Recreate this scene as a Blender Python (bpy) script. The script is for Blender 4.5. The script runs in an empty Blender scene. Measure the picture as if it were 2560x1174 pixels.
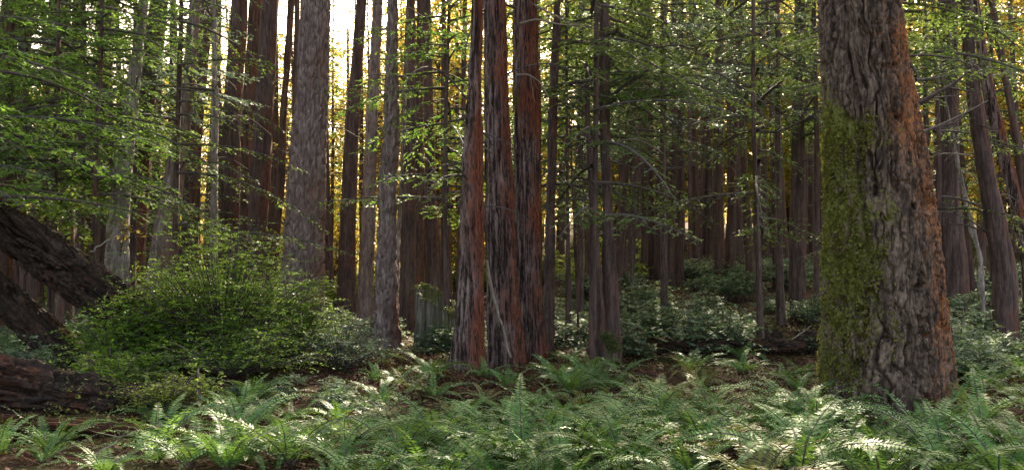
import bpy, math, random
import numpy as np
from mathutils import Vector
R = math.radians
SC = bpy.context.scene
COL = SC.collection
rng = np.random.default_rng(7)
random.seed(7)

# ------------------------------------------------------------------ camera
F = 2217.0; CX, CY = 1280.0, 587.0; PITCH = R(2.0); EYE = 1.65
def P(px, py, Y):
    u = (px - CX) / F; v = (CY - py) / F
    t = Y / (math.cos(PITCH) - v * math.sin(PITCH))
    return np.array([u * t, Y, EYE + t * (math.sin(PITCH) + v * math.cos(PITCH))])
def PX(px, Y):
    return (px - CX) / F * Y
cam_d = bpy.data.cameras.new('camera'); cam = bpy.data.objects.new('camera', cam_d); COL.objects.link(cam)
cam.location = (0, 0, EYE); cam.rotation_euler = (R(90) + PITCH, 0, 0)
cam_d.sensor_width = 36; cam_d.lens = 36 * F / 2560; cam_d.clip_start = 0.05; cam_d.clip_end = 3000
SC.camera = cam

# ------------------------------------------------------------------ noise
def _h(ix, iy, iz):
    n = ix.astype(np.int64) * 374761393 + iy.astype(np.int64) * 668265263 + iz.astype(np.int64) * 2147483647
    n = (n ^ (n >> 13)) * 1274126177
    n = n ^ (n >> 16)
    return (n & 0xFFFFFF) / float(0x1000000)
def noise(x, y, z=0.0):
    x, y, z = np.broadcast_arrays(np.asarray(x, float), np.asarray(y, float), np.asarray(z, float))
    ix, iy, iz = np.floor(x), np.floor(y), np.floor(z)
    fx, fy, fz = x - ix, y - iy, z - iz
    fx = fx * fx * (3 - 2 * fx); fy = fy * fy * (3 - 2 * fy); fz = fz * fz * (3 - 2 * fz)
    o = 0
    for a in (0, 1):
        for b in (0, 1):
            for c in (0, 1):
                w = (fx if a else 1 - fx) * (fy if b else 1 - fy) * (fz if c else 1 - fz)
                o = o + w * _h(ix + a, iy + b, iz + c)
    return o * 2 - 1
def fbm(x, y, z=0.0, oct=3):
    o = 0; a = 1.0; s = 1.0
    for k in range(oct):
        o = o + a * noise(x * s + 17.3 * k, y * s - 9.1 * k, np.asarray(z) * s + 3.7 * k); a *= .5; s *= 2.03
    return o
def cells(u, v, nu, seed):
    iu = np.floor(u); iv = np.floor(v)
    f1 = np.full(u.shape, 9.0); f2 = np.full(u.shape, 9.0); cid = np.zeros(u.shape)
    for du in (-1, 0, 1):
        for dv in (-1, 0, 1):
            cu = np.mod(iu + du, nu); cv = iv + dv
            s = np.full(u.shape, float(seed))
            jx = _h(cu, cv, s); jy = _h(cu, cv, s + 11); hh = _h(cu, cv, s + 23)
            d = np.hypot(iu + du + jx - u, iv + dv + jy - v)
            nearer = d < f1
            f2 = np.where(nearer, f1, np.minimum(f2, d)); cid = np.where(nearer, hh, cid); f1 = np.where(nearer, d, f1)
    return f1, f2, cid
def sstep(a, b, x):
    t = np.clip((x - a) / (b - a), 0, 1); return t * t * (3 - 2 * t)

# ------------------------------------------------------------------ terrain
def ground_z(x, y):
    x = np.asarray(x, float); y = np.asarray(y, float)
    z = np.maximum(0, y - 16) * 0.10 * sstep(-1.5, 5, x) * (1 - .6 * sstep(45, 120, y))
    z = z + np.maximum(0, y - 30) * 0.012 * (1 - .5 * sstep(60, 160, y))
    z = z + 0.35 * np.exp(-((x + 4.2) ** 2 / 7 + (y - 12.8) ** 2 / 6))
    z = z + 0.14 * np.exp(-((x - 4.0) ** 2 / 1.6 + (y - 9.4) ** 2 / 1.6))
    z = z + 0.10 * np.exp(-((x - 0.1) ** 2 / 3 + (y - 13.5) ** 2 / 4))
    z = z + 0.10 * noise(x * .45, y * .45) + .05 * noise(x * 1.3 + 5, y * 1.3) + .02 * noise(x * 4, y * 4 + 9)
    return z

# ------------------------------------------------------------------ mesh helpers
class MB:
    def __init__(s): s.v = []; s.q = []; s.t = []; s.n = 0; s.side = None
    def add(s, V, Q=None, T=None, m=0):
        V = np.asarray(V, float).reshape(-1, 3)
        if Q is not None and len(Q): s.q.append((np.asarray(Q, np.int64) + s.n, m))
        if T is not None and len(T): s.t.append((np.asarray(T, np.int64) + s.n, m))
        s.v.append(V); s.n += len(V)
    def kites(s, B, D, S, L, W, m=0, mid=.45):
        n = len(B); L = np.broadcast_to(L, n)[:, None]; W = np.broadcast_to(W, n)[:, None]
        V = np.stack([B, B + D * L * mid + S * W * .5, B + D * L, B + D * L * mid - S * W * .5], 1).reshape(-1, 3)
        s.add(V, np.arange(4 * n).reshape(n, 4), m=m)
    def tube(s, pts, rad, k=6, m=0):
        pts = np.asarray(pts, float); n = len(pts); rad = np.broadcast_to(rad, n)
        tg = np.gradient(pts, axis=0); tg /= np.linalg.norm(tg, axis=1)[:, None] + 1e-9
        ref = np.array([0, 0, 1.0]) if abs(tg[0][2]) < .8 else np.array([1.0, 0, 0])
        a = np.cross(tg, ref); a /= np.linalg.norm(a, axis=1)[:, None] + 1e-9
        b = np.cross(tg, a)
        th = np.arange(k) * 2 * math.pi / k
        V = pts[:, None, :] + rad[:, None, None] * (a[:, None, :] * np.cos(th)[None, :, None] + b[:, None, :] * np.sin(th)[None, :, None])
        i = np.arange(n - 1)[:, None] * k; j = np.arange(k)[None, :]; j2 = (j + 1) % k
        Q = np.stack([i + j, i + j2, i + k + j2, i + k + j], -1).reshape(-1, 4)
        s.add(V.reshape(-1, 3), Q, m=m)
    def mesh(s, name, mats, smooth=True):
        me = bpy.data.meshes.new(name)
        V = np.concatenate(s.v); nq = sum(len(q) for q, _ in s.q); nt = sum(len(t) for t, _ in s.t)
        me.vertices.add(len(V)); me.vertices.foreach_set('co', V.astype(np.float32).ravel())
        loops = np.concatenate([q.ravel() for q, _ in s.q] + [t.ravel() for t, _ in s.t])
        me.loops.add(len(loops)); me.loops.foreach_set('vertex_index', loops.astype(np.int32))
        me.polygons.add(nq + nt)
        st = np.concatenate([np.arange(nq) * 4, nq * 4 + np.arange(nt) * 3])
        me.polygons.foreach_set('loop_start', st.astype(np.int32))
        mi = np.concatenate([np.full(len(q), m) for q, m in s.q] + [np.full(len(t), m) for t, m in s.t])
        me.polygons.foreach_set('material_index', mi.astype(np.int32))
        me.polygons.foreach_set('use_smooth', np.full(nq + nt, smooth, dtype=bool))
        for m in mats: me.materials.append(m)
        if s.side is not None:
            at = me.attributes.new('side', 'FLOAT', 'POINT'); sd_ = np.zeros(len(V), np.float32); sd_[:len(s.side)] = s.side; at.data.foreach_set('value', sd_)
        me.update(calc_edges=True)
        return me

def link(name, me, parent=None, loc=None, rz=0):
    o = bpy.data.objects.new(name, me); COL.objects.link(o)
    if parent is not None: o.parent = parent
    if loc is not None: o.location = loc
    if rz: o.rotation_euler[2] = rz
    return o
def tag(o, label=None, cat=None, group=None, kind=None):
    if label: o['label'] = label
    if cat: o['category'] = cat
    if group: o['group'] = group
    if kind: o['kind'] = kind
    return o
def thing(name, label, cat, loc, group=None, rz=0):
    o = link(name, None, None, tuple(loc), rz); o.empty_display_size = .2
    return tag(o, label, cat, group)
KIDS = {}
def child(name, me, root, loc=None, rz=0):
    o = link(name, me, root, loc, rz); KIDS.setdefault(root.name, []).append(o); return o
def copy_thing(root, loc, rz=0, scale=1.0, label=None, group=None):
    r = root.copy(); COL.objects.link(r); r.location = loc; r.rotation_euler = (0, 0, rz)
    r.scale = (scale, scale, scale) if np.isscalar(scale) else scale
    if label: r['label'] = label
    if group: r['group'] = group
    for c in KIDS.get(root.name, []):
        d = c.copy(); COL.objects.link(d); d.parent = r
    return r

# ------------------------------------------------------------------ materials
def new_mat(name):
    m = bpy.data.materials.new(name); m.use_nodes = True
    nt = m.node_tree; nt.nodes.clear()
    out = nt.nodes.new('ShaderNodeOutputMaterial')
    return m, nt, out
def N(nt, t, **kw):
    n = nt.nodes.new(t)
    for k, v in kw.items(): setattr(n, k, v)
    return n
def ramp(nt, stops):
    r = N(nt, 'ShaderNodeValToRGB'); e = r.color_ramp.elements
    while len(e) < len(stops): e.new(.5)
    for i, (p, c) in enumerate(stops):
        e[i].position = p; e[i].color = (c[0], c[1], c[2], 1) if not np.isscalar(c) else (c, c, c, 1)
    return r
def math_n(nt, op, a, b=None, clamp=False):
    n = N(nt, 'ShaderNodeMath', operation=op); n.use_clamp = clamp
    for i, x in enumerate((a, b)):
        if x is None: continue
        if isinstance(x, (int, float)): n.inputs[i].default_value = x
        else: nt.links.new(x, n.inputs[i])
    return n.outputs[0]
def mix(nt, fac, a, b):
    n = N(nt, 'ShaderNodeMix', data_type='RGBA')
    for s, x in ((n.inputs[0], fac), (n.inputs[6], a), (n.inputs[7], b)):
        if isinstance(x, (int, float)): s.default_value = x
        elif isinstance(x, tuple): s.default_value = (*x, 1)
        else: nt.links.new(x, s)
    return n.outputs[2]
def noise_n(nt, vec, scale, detail=6, rough=.6, stretch=None):
    if stretch:
        mp = N(nt, 'ShaderNodeMapping'); mp.inputs['Scale'].default_value = stretch; nt.links.new(vec, mp.inputs[0]); vec = mp.outputs[0]
    n = N(nt, 'ShaderNodeTexNoise'); n.inputs['Scale'].default_value = scale; n.inputs['Detail'].default_value = detail
    n.inputs['Roughness'].default_value = rough; nt.links.new(vec, n.inputs['Vector'])
    return n.outputs['Fac']

def bark(name, cols, scale=10, stretch=.12, red=None, red_amt=0, moss=None, moss_amt=0, skylight_lichen=None, skylight_lichen_amt=0, bump=.7, dist=.02, rough=.85, side=1.0, patch=1.0, mtop=None, con=.14):
    """cols: three base tones; red bark towards +X, moss towards -X, where lichens and greyer tone paint in cool sky light."""
    m, nt, out = new_mat(name); L = nt.links.new
    tc = N(nt, 'ShaderNodeTexCoord'); ge = N(nt, 'ShaderNodeNewGeometry'); oi = N(nt, 'ShaderNodeObjectInfo')
    add = N(nt, 'ShaderNodeVectorMath', operation='ADD'); L(tc.outputs['Object'], add.inputs[0])
    cmb = N(nt, 'ShaderNodeCombineXYZ'); r9 = math_n(nt, 'MULTIPLY', oi.outputs['Random'], 37.0)
    for i in range(3): L(r9, cmb.inputs[i])
    L(cmb.outputs[0], add.inputs[1]); vec = add.outputs[0]
    n1 = noise_n(nt, vec, scale, 8, .65, (1, 1, stretch))
    n2 = noise_n(nt, vec, scale * 3.1, 6, .7, (1, 1, stretch * 1.6))
    n3 = noise_n(nt, vec, 1.1, 4, .6)
    f = math_n(nt, 'ADD', math_n(nt, 'MULTIPLY', n1, .6), math_n(nt, 'MULTIPLY', n2, .4))
    c = ramp(nt, [(.5 - con, cols[0]), (.5, cols[1]), (.5 + con, cols[2])]); L(f, c.inputs[0]); col = c.outputs[0]
    at = N(nt, 'ShaderNodeAttribute'); at.attribute_name = 'side'; nx = math_n(nt, 'MULTIPLY', at.outputs['Fac'], side)  # left-right split: greyer left paints in cool sky light, red bark right
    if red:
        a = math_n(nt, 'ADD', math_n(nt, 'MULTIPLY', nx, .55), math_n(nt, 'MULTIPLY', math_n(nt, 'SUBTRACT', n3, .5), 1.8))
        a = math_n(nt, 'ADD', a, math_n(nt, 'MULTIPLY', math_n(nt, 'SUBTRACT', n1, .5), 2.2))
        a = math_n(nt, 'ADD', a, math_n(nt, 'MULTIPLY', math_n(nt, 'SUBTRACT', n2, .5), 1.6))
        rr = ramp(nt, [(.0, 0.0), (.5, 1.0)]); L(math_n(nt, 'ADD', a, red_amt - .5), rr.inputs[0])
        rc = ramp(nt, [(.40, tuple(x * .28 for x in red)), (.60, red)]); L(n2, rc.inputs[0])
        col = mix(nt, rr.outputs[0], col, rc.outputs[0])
    if skylight_lichen:
        n4 = noise_n(nt, vec, 7, 6, .7)
        a = math_n(nt, 'ADD', math_n(nt, 'MULTIPLY', nx, -.3), math_n(nt, 'SUBTRACT', n4, .5))  # pale spots lean to -X, painting cool sky light into left faces
        rr = ramp(nt, [(.0, 0.0), (.25, 1.0)]); L(math_n(nt, 'ADD', a, skylight_lichen_amt - .5), rr.inputs[0])
        col = mix(nt, rr.outputs[0], col, skylight_lichen)
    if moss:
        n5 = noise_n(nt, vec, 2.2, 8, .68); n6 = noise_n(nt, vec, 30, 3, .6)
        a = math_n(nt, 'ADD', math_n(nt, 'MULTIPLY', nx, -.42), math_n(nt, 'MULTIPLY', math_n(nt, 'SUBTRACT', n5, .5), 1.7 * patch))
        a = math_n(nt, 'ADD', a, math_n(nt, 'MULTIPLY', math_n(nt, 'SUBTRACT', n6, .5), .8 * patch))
        if mtop:
            sz = N(nt, 'ShaderNodeSeparateXYZ'); L(tc.outputs['Object'], sz.inputs[0])
            hz = N(nt, 'ShaderNodeMapRange'); hz.clamp = True; L(sz.outputs['Z'], hz.inputs[0])
            for q, x in ((1, mtop - 1.6), (2, mtop), (3, .0), (4, -.5)): hz.inputs[q].default_value = x
            a = math_n(nt, 'ADD', a, hz.outputs[0])
            hz = N(nt, 'ShaderNodeMapRange'); hz.clamp = True; L(sz.outputs['Z'], hz.inputs[0])
            for q, x in ((1, .2), (2, 2.2), (3, -.16), (4, .04)): hz.inputs[q].default_value = x
            a = math_n(nt, 'ADD', a, hz.outputs[0])
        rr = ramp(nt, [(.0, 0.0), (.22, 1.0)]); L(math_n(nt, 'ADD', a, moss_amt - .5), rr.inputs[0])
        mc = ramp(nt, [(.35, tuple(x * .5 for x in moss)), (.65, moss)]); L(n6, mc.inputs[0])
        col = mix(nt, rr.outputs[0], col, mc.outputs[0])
    p = N(nt, 'ShaderNodeBsdfPrincipled'); L(col, p.inputs['Base Color']); p.inputs['Roughness'].default_value = rough
    p.inputs['Specular IOR Level'].default_value = .25
    b = N(nt, 'ShaderNodeBump'); b.inputs['Strength'].default_value = bump; b.inputs['Distance'].default_value = dist
    L(f, b.inputs['Height']); L(b.outputs[0], p.inputs['Normal']); L(p.outputs[0], out.inputs[0])
    return m

def leaf(name, stops, trans=.4, tcol=None, rough=.5, spec=.4, osh=.25):
    m, nt, out = new_mat(name); L = nt.links.new
    ge = N(nt, 'ShaderNodeNewGeometry'); oi = N(nt, 'ShaderNodeObjectInfo')
    c = ramp(nt, stops)
    a = math_n(nt, 'ADD', math_n(nt, 'MULTIPLY', ge.outputs['Random Per Island'], 1 - osh), math_n(nt, 'MULTIPLY', oi.outputs['Random'], osh))
    L(a, c.inputs[0]); col = c.outputs[0]
    p = N(nt, 'ShaderNodeBsdfPrincipled'); L(col, p.inputs['Base Color']); p.inputs['Roughness'].default_value = rough
    p.inputs['Specular IOR Level'].default_value = spec
    t = N(nt, 'ShaderNodeBsdfTranslucent')
    tc = mix(nt, .55, col, tcol if tcol else (.25, .3, .03)); L(tc, t.inputs[0])
    ms = N(nt, 'ShaderNodeMixShader'); ms.inputs[0].default_value = trans
    L(p.outputs[0], ms.inputs[1]); L(t.outputs[0], ms.inputs[2]); L(ms.outputs[0], out.inputs[0])
    return m

M = {}
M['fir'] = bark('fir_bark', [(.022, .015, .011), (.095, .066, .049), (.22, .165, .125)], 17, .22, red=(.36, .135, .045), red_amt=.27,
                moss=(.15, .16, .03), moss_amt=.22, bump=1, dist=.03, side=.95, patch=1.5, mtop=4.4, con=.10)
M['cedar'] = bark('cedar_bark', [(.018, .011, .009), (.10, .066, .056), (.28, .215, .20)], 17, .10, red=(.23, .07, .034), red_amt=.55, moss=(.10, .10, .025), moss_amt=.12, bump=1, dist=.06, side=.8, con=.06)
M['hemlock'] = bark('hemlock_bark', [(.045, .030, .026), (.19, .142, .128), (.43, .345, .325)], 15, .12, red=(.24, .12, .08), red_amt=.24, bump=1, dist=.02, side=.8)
M['pale'] = bark('pale_bark', [(.06, .047, .042), (.22, .185, .165), (.46, .41, .375)], 14, .12, skylight_lichen=(.5, .48, .42), skylight_lichen_amt=.36,
                 moss=(.14, .14, .03), moss_amt=.25, bump=.8, dist=.015)
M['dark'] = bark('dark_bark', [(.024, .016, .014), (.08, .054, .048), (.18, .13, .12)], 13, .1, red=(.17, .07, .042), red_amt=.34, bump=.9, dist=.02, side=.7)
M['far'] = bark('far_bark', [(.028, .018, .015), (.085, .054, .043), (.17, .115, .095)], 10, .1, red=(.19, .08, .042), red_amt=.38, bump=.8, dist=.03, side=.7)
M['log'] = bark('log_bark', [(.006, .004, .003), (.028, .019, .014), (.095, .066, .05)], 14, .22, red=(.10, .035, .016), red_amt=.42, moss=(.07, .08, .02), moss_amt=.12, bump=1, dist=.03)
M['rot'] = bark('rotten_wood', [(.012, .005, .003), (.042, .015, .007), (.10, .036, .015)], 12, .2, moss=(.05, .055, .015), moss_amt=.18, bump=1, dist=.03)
M['stump'] = bark('stump_wood', [(.035, .028, .022), (.12, .105, .085), (.29, .265, .22)], 16, .05, moss=(.14, .17, .04), moss_amt=.52, bump=1, dist=.03)
M['twig'] = bark('twig_bark', [(.03, .025, .022), (.075, .062, .055), (.15, .13, .12)], 30, .3, bump=.3, dist=.005)
M['twigpale'] = bark('bare_twig', [(.12, .10, .08), (.22, .19, .15), (.36, .32, .27)], 30, .3, bump=.3, dist=.005)
M['needle'] = leaf('needle_leaves', [(0, (.025, .065, .018)), (.5, (.065, .135, .035)), (1, (.13, .215, .055))], .42, (.28, .40, .06), .55, .3)
M['needle_lime'] = leaf('lime_needles', [(0, (.045, .11, .015)), (.5, (.085, .185, .03)), (1, (.16, .29, .05))], .45, (.28, .5, .06), .5, .3)
M['needle_blue'] = leaf('blue_needles', [(0, (.03, .07, .05)), (.5, (.075, .14, .11)), (1, (.15, .23, .19))], .35, (.2, .3, .12), .5, .35)
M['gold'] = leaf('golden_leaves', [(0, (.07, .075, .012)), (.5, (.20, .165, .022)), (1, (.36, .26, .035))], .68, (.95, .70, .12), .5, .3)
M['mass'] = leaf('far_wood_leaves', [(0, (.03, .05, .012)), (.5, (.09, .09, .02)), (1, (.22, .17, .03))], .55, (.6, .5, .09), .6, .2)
M['moss'] = leaf('moss_tufts', [(0, (.05, .055, .010)), (.5, (.12, .125, .022)), (1, (.21, .21, .045))], .2, (.3, .32, .04), .8, .1)
M['lime'] = leaf('sunlit_leaves', [(0, (.05, .10, .015)), (.5, (.10, .18, .025)), (1, (.2, .28, .04))], .55, (.45, .55, .08), .5, .3)
M['bush'] = leaf('bush_leaves', [(0, (.04, .10, .012)), (.5, (.11, .22, .025)), (1, (.20, .34, .04))], .45, (.34, .5, .03), .5, .35)
M['fern'] = leaf('fern_leaves', [(0, (.025, .08, .014)), (.5, (.075, .185, .042)), (1, (.20, .37, .11))], .3, (.28, .48, .05), .45, .25, osh=.5)
M['fern_yellow'] = leaf('yellow_fern_leaves', [(0, (.06, .085, .015)), (.5, (.13, .16, .03)), (1, (.24, .25, .06))], .3, (.35, .38, .06), .45, .4)
M['dead'] = leaf('dead_fern_leaves', [(0, (.06, .03, .012)), (.5, (.13, .06, .025)), (1, (.25, .14, .07))], .2, (.4, .2, .06), .7, .2)
M['salal'] = leaf('glossy_leaves', [(0, (.04, .08, .04)), (.5, (.12, .185, .105)), (1, (.25, .33, .20))], .28, (.2, .3, .06), .6, .15, osh=.4)
M['litter'] = leaf('litter_leaves', [(0, (.015, .009, .006)), (.5, (.055, .028, .015)), (1, (.19, .095, .05))], .1, (.4, .2, .06), .75, .2)
M['sprig'] = leaf('ground_leaves', [(0, (.02, .035, .01)), (.5, (.055, .075, .018)), (1, (.11, .13, .035))], .25, (.25, .3, .05), .55, .3)

def ground_mat():
    m, nt, out = new_mat('forest_soil'); L = nt.links.new
    tc = N(nt, 'ShaderNodeTexCoord'); v = tc.outputs['Object']
    n1 = noise_n(nt, v, .9, 6, .6); n2 = noise_n(nt, v, 9, 8, .7); n3 = noise_n(nt, v, 45, 4, .7)
    a = math_n(nt, 'ADD', math_n(nt, 'MULTIPLY', n2, .6), math_n(nt, 'MULTIPLY', n3, .4))
    c = ramp(nt, [(.35, (.012, .008, .006)), (.5, (.04, .024, .015)), (.68, (.11, .062, .036))]); L(a, c.inputs[0])
    g = ramp(nt, [(.3, (.02, .025, .008)), (.7, (.075, .08, .022))]); L(n3, g.inputs[0])
    f = ramp(nt, [(.5, 0.0), (.62, .8)]); L(n1, f.inputs[0])
    col = mix(nt, f.outputs[0], c.outputs[0], g.outputs[0])
    p = N(nt, 'ShaderNodeBsdfPrincipled'); L(col, p.inputs['Base Color']); p.inputs['Roughness'].default_value = .95
    p.inputs['Specular IOR Level'].default_value = .1
    b = N(nt, 'ShaderNodeBump'); b.inputs['Strength'].default_value = 1; b.inputs['Distance'].default_value = .06
    L(a, b.inputs['Height']); L(b.outputs[0], p.inputs['Normal']); L(p.outputs[0], out.inputs[0])
    return m
M['soil'] = ground_mat()

# ------------------------------------------------------------------ world, sun
SUN_EL, SUN_AZ = R(36), R(9)
w = bpy.data.worlds.new('World'); SC.world = w; w.use_nodes = True
nt = w.node_tree; nt.nodes.clear()
sky = nt.nodes.new('ShaderNodeTexSky'); sky.sky_type = 'NISHITA'; sky.sun_disc = False
sky.sun_elevation = SUN_EL; sky.sun_rotation = SUN_AZ; sky.air_density = 1.0; sky.dust_density = 5.0; sky.ozone_density = .6
bg = nt.nodes.new('ShaderNodeBackground'); bg.inputs[1].default_value = .15
wo = nt.nodes.new('ShaderNodeOutputWorld'); tint = nt.nodes.new('ShaderNodeMix'); tint.data_type = 'RGBA'; tint.blend_type = 'MULTIPLY'; tint.inputs[0].default_value = 1; tint.inputs[7].default_value = (1, .82, .67, 1)
nt.links.new(sky.outputs[0], tint.inputs[6]); nt.links.new(tint.outputs[2], bg.inputs[0]); nt.links.new(bg.outputs[0], wo.inputs[0])
sd = bpy.data.lights.new('sun', 'SUN'); sd.energy = 3.7; sd.angle = R(.5); sd.color = (1, .87, .64)
so = bpy.data.objects.new('sun', sd); COL.objects.link(so)
sv = Vector((math.sin(SUN_AZ) * math.cos(SUN_EL), math.cos(SUN_AZ) * math.cos(SUN_EL), math.sin(SUN_EL)))
so.rotation_euler = (-sv).to_track_quat('-Z', 'Y').to_euler(); so.location = sv * 60
SC.view_settings.view_transform = 'Standard'; SC.view_settings.look = 'None'; SC.view_settings.gamma = 1
SC.view_settings.exposure = 2.5
SC.cycles.max_bounces = 6; SC.cycles.diffuse_bounces = 3; SC.cycles.glossy_bounces = 2; SC.cycles.transmission_bounces = 3
SC.cycles.use_denoising = True

# ------------------------------------------------------------------ ground sheet
def axis(lo, hi, fine_lo, fine_hi, step, growth=1.18):
    a = list(np.arange(fine_lo, fine_hi + 1e-6, step)); d = step; x = a[-1]
    while x < hi: d *= growth; x += d; a.append(x)
    d = step; x = a[0]; pre = []
    while x > lo: d *= growth; x -= d; pre.append(x)
    return np.array(pre[::-1] + a)
gx = axis(-700, 700, -12, 12, .13); gy = axis(-300, 1200, 5.5, 24, .13)
XX, YY = np.meshgrid(gx, gy, indexing='ij'); ZZ = ground_z(XX, YY)
ny = len(gy); i = np.arange(len(gx) - 1)[:, None] * ny; j = np.arange(ny - 1)[None, :]
mb = MB(); mb.add(np.stack([XX, YY, ZZ], -1).reshape(-1, 3), np.stack([i + j, i + ny + j, i + ny + j + 1, i + j + 1], -1).reshape(-1, 4))
tag(link('ground', mb.mesh('ground', [M['soil']])), kind='structure')

# ------------------------------------------------------------------ trunks
def disp_fir(th, z, r, seed, s=1.0):
    cx, cy = np.cos(th) * r, np.sin(th) * r
    wx = .05 * fbm(cx * 7, cy * 7, z * 4 + seed); wy = .05 * fbm(cx * 7 + 7, cy * 7, z * 4 - seed)
    n1 = np.abs(noise((cx + wx) * 9, (cy + wy) * 9, z * 1.15 + seed)); n2 = np.abs(noise((cx + wx) * 19 + 3, (cy + wy) * 19, z * 2.6 + seed))
    n3 = np.abs(noise(cx * 9, cy * 9, (z + wx) * 10 + seed))
    d = (sstep(.03, .20, n1) - 1) * .075 + (sstep(.03, .22, n2) - 1) * .040 + (sstep(0, .10, n3) - 1) * .020
    lay = np.floor(noise((cx + wx) * 22, (cy + wy) * 22, z * 7) * 3) / 3
    return s * (d + .013 * lay + .010 * fbm(cx * 45, cy * 45, z * 30, 2))
def disp_cedar(th, z, r, seed, s=1.0):
    cx, cy = np.cos(th) * r, np.sin(th) * r
    wv = .12 * fbm(cx * 3, cy * 3, z * .7 + seed)
    n = noise((cx + wv * .25) * 17, (cy + wv * .25) * 17, z * .55 + seed); rid = 1 - np.abs(n) * 1.6
    n2 = noise(cx * 42, cy * 42, z * 2.2 + seed)
    return (rid - .6) * .030 * s + n2 * .016 * s + .035 * s * fbm(cx * 3.2, cy * 3.2, z * .35 + seed, 2)
def disp_scaly(th, z, r, seed, s=1.0):
    nu = max(10, round(2 * math.pi * r / .06)); u = th / (2 * math.pi) * nu; v = z / .30 + .5 * fbm(np.cos(th) * 3, np.sin(th) * 3, z * 1.5 + seed)
    cx, cy = np.cos(th) * r, np.sin(th) * r
    u = u + .5 * fbm(cx * 7, cy * 7, z * 2 + seed)
    f1, f2, c = cells(u, v, nu, seed)
    return (sstep(.02, .4, f2 - f1) - 1) * .030 * s + (c - .5) * .012 * s + .018 * s * fbm(cx * 4, cy * 4, z * .7 + seed, 3)
DISP = {'fir': disp_fir, 'cedar': disp_cedar, 'hemlock': disp_scaly, 'pale': disp_scaly, 'dark': disp_cedar, 'far': disp_cedar, 'log': disp_fir, 'rot': disp_cedar, 'stump': disp_cedar}

def trunk_from_profile(prof, Y, kind, H, seed, flare=.35, lobes=5, fine=None, scale=1.0, zmax_fine=None):
    """prof: (row, centre column, width) triples measured in the photograph, read at distance Y. Returns base, mesh, centre and radius lookups."""
    pts = sorted([(P(cx, row, Y)[2], P(cx, row, Y)[0], w * Y / F / 2) for row, cx, w in prof])
    z = np.array([p[0] for p in pts]); x = np.array([p[1] for p in pts]); r = np.array([p[2] for p in pts])
    bx = x[0]; bz = float(ground_z(bx, Y)); 
    sl = (x[-1] - x[0]) / max(.5, z[-1] - z[0]); ztop = max(H, z[-1] + 2)
    zz = np.concatenate([[min(bz - .6, z[0] - .3)], z, [z[-1] + (ztop - z[-1]) * .5, ztop]])
    xx = np.concatenate([[x[0]], x, [x[-1] + sl * .8 * (ztop - z[-1]) * .5, x[-1] + sl * .7 * (ztop - z[-1])]])
    rr = np.concatenate([[r[0]], r, [r[-1] * .72, r[-1] * .25]])
    fine = fine or (.03 if Y < 12 else .05)
    zf = zmax_fine or (z[-1] + .3)
    zs = np.concatenate([np.arange(zz[0], zf, fine), np.linspace(zf, ztop, 26)])
    k = np.ones(9) / 9
    zsm = np.linspace(zz[0] - 1, ztop + 1, 240)
    ker = np.exp(-np.linspace(-2, 2, 13) ** 2); ker /= ker.sum()
    xs = np.interp(zs, zsm, np.convolve(np.pad(np.interp(zsm, zz, xx), 6, 'edge'), ker, 'valid'))
    rs = np.interp(zs, zsm, np.convolve(np.pad(np.interp(zsm, zz, rr), 6, 'edge'), ker, 'valid'))
    nth = int(np.clip(2 * math.pi * rs.mean() / (fine * .55), 20, 420)); th = np.arange(nth) * 2 * math.pi / nth
    TH, ZS = np.meshgrid(th, zs, indexing='xy')
    rm = float(np.mean(r))
    hgt = np.maximum(0, ZS - bz)
    lob = .55 + .45 * np.cos(lobes * TH + seed) + .3 * np.cos((lobes - 2) * TH + 2.1 * seed)
    RR = rs[:, None] * (1 + flare * np.exp(-hgt / (.35 + rm * .5)) * lob) + DISP[kind](TH, ZS, rm, seed, scale)
    XV = xs[:, None] + np.cos(TH) * RR - bx
    YV = np.sin(TH) * RR + .03 * np.sin(ZS * .9 + seed)
    V = np.stack([XV, YV, ZS - bz], -1).reshape(-1, 3)
    n = len(zs); ii = np.arange(n - 1)[:, None] * nth; jj = np.arange(nth)[None, :]; j2 = (jj + 1) % nth
    Q = np.stack([ii + jj, ii + j2, ii + nth + j2, ii + nth + jj], -1).reshape(-1, 4)
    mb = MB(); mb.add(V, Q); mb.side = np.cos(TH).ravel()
    top = (n - 1) * nth; c = np.array([[V[top:, 0].mean(), V[top:, 1].mean(), V[top:, 2].max() + .1]])
    mb.add(c); tri = np.stack([top + np.arange(nth), top + (np.arange(nth) + 1) % nth, np.full(nth, n * nth)], 1)
    mb.t.append((tri, 0))
    return np.array([bx, Y, bz]), mb, (zs - bz, xs - bx, rs)

# ------------------------------------------------------------------ boughs, crowns
def rotz(V, a):
    c, s = math.cos(a), math.sin(a)
    return np.stack([V[:, 0] * c - V[:, 1] * s, V[:, 0] * s + V[:, 1] * c, V[:, 2]], 1)
def norm(v): return v / (np.linalg.norm(v, axis=-1, keepdims=True) + 1e-9)

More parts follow.
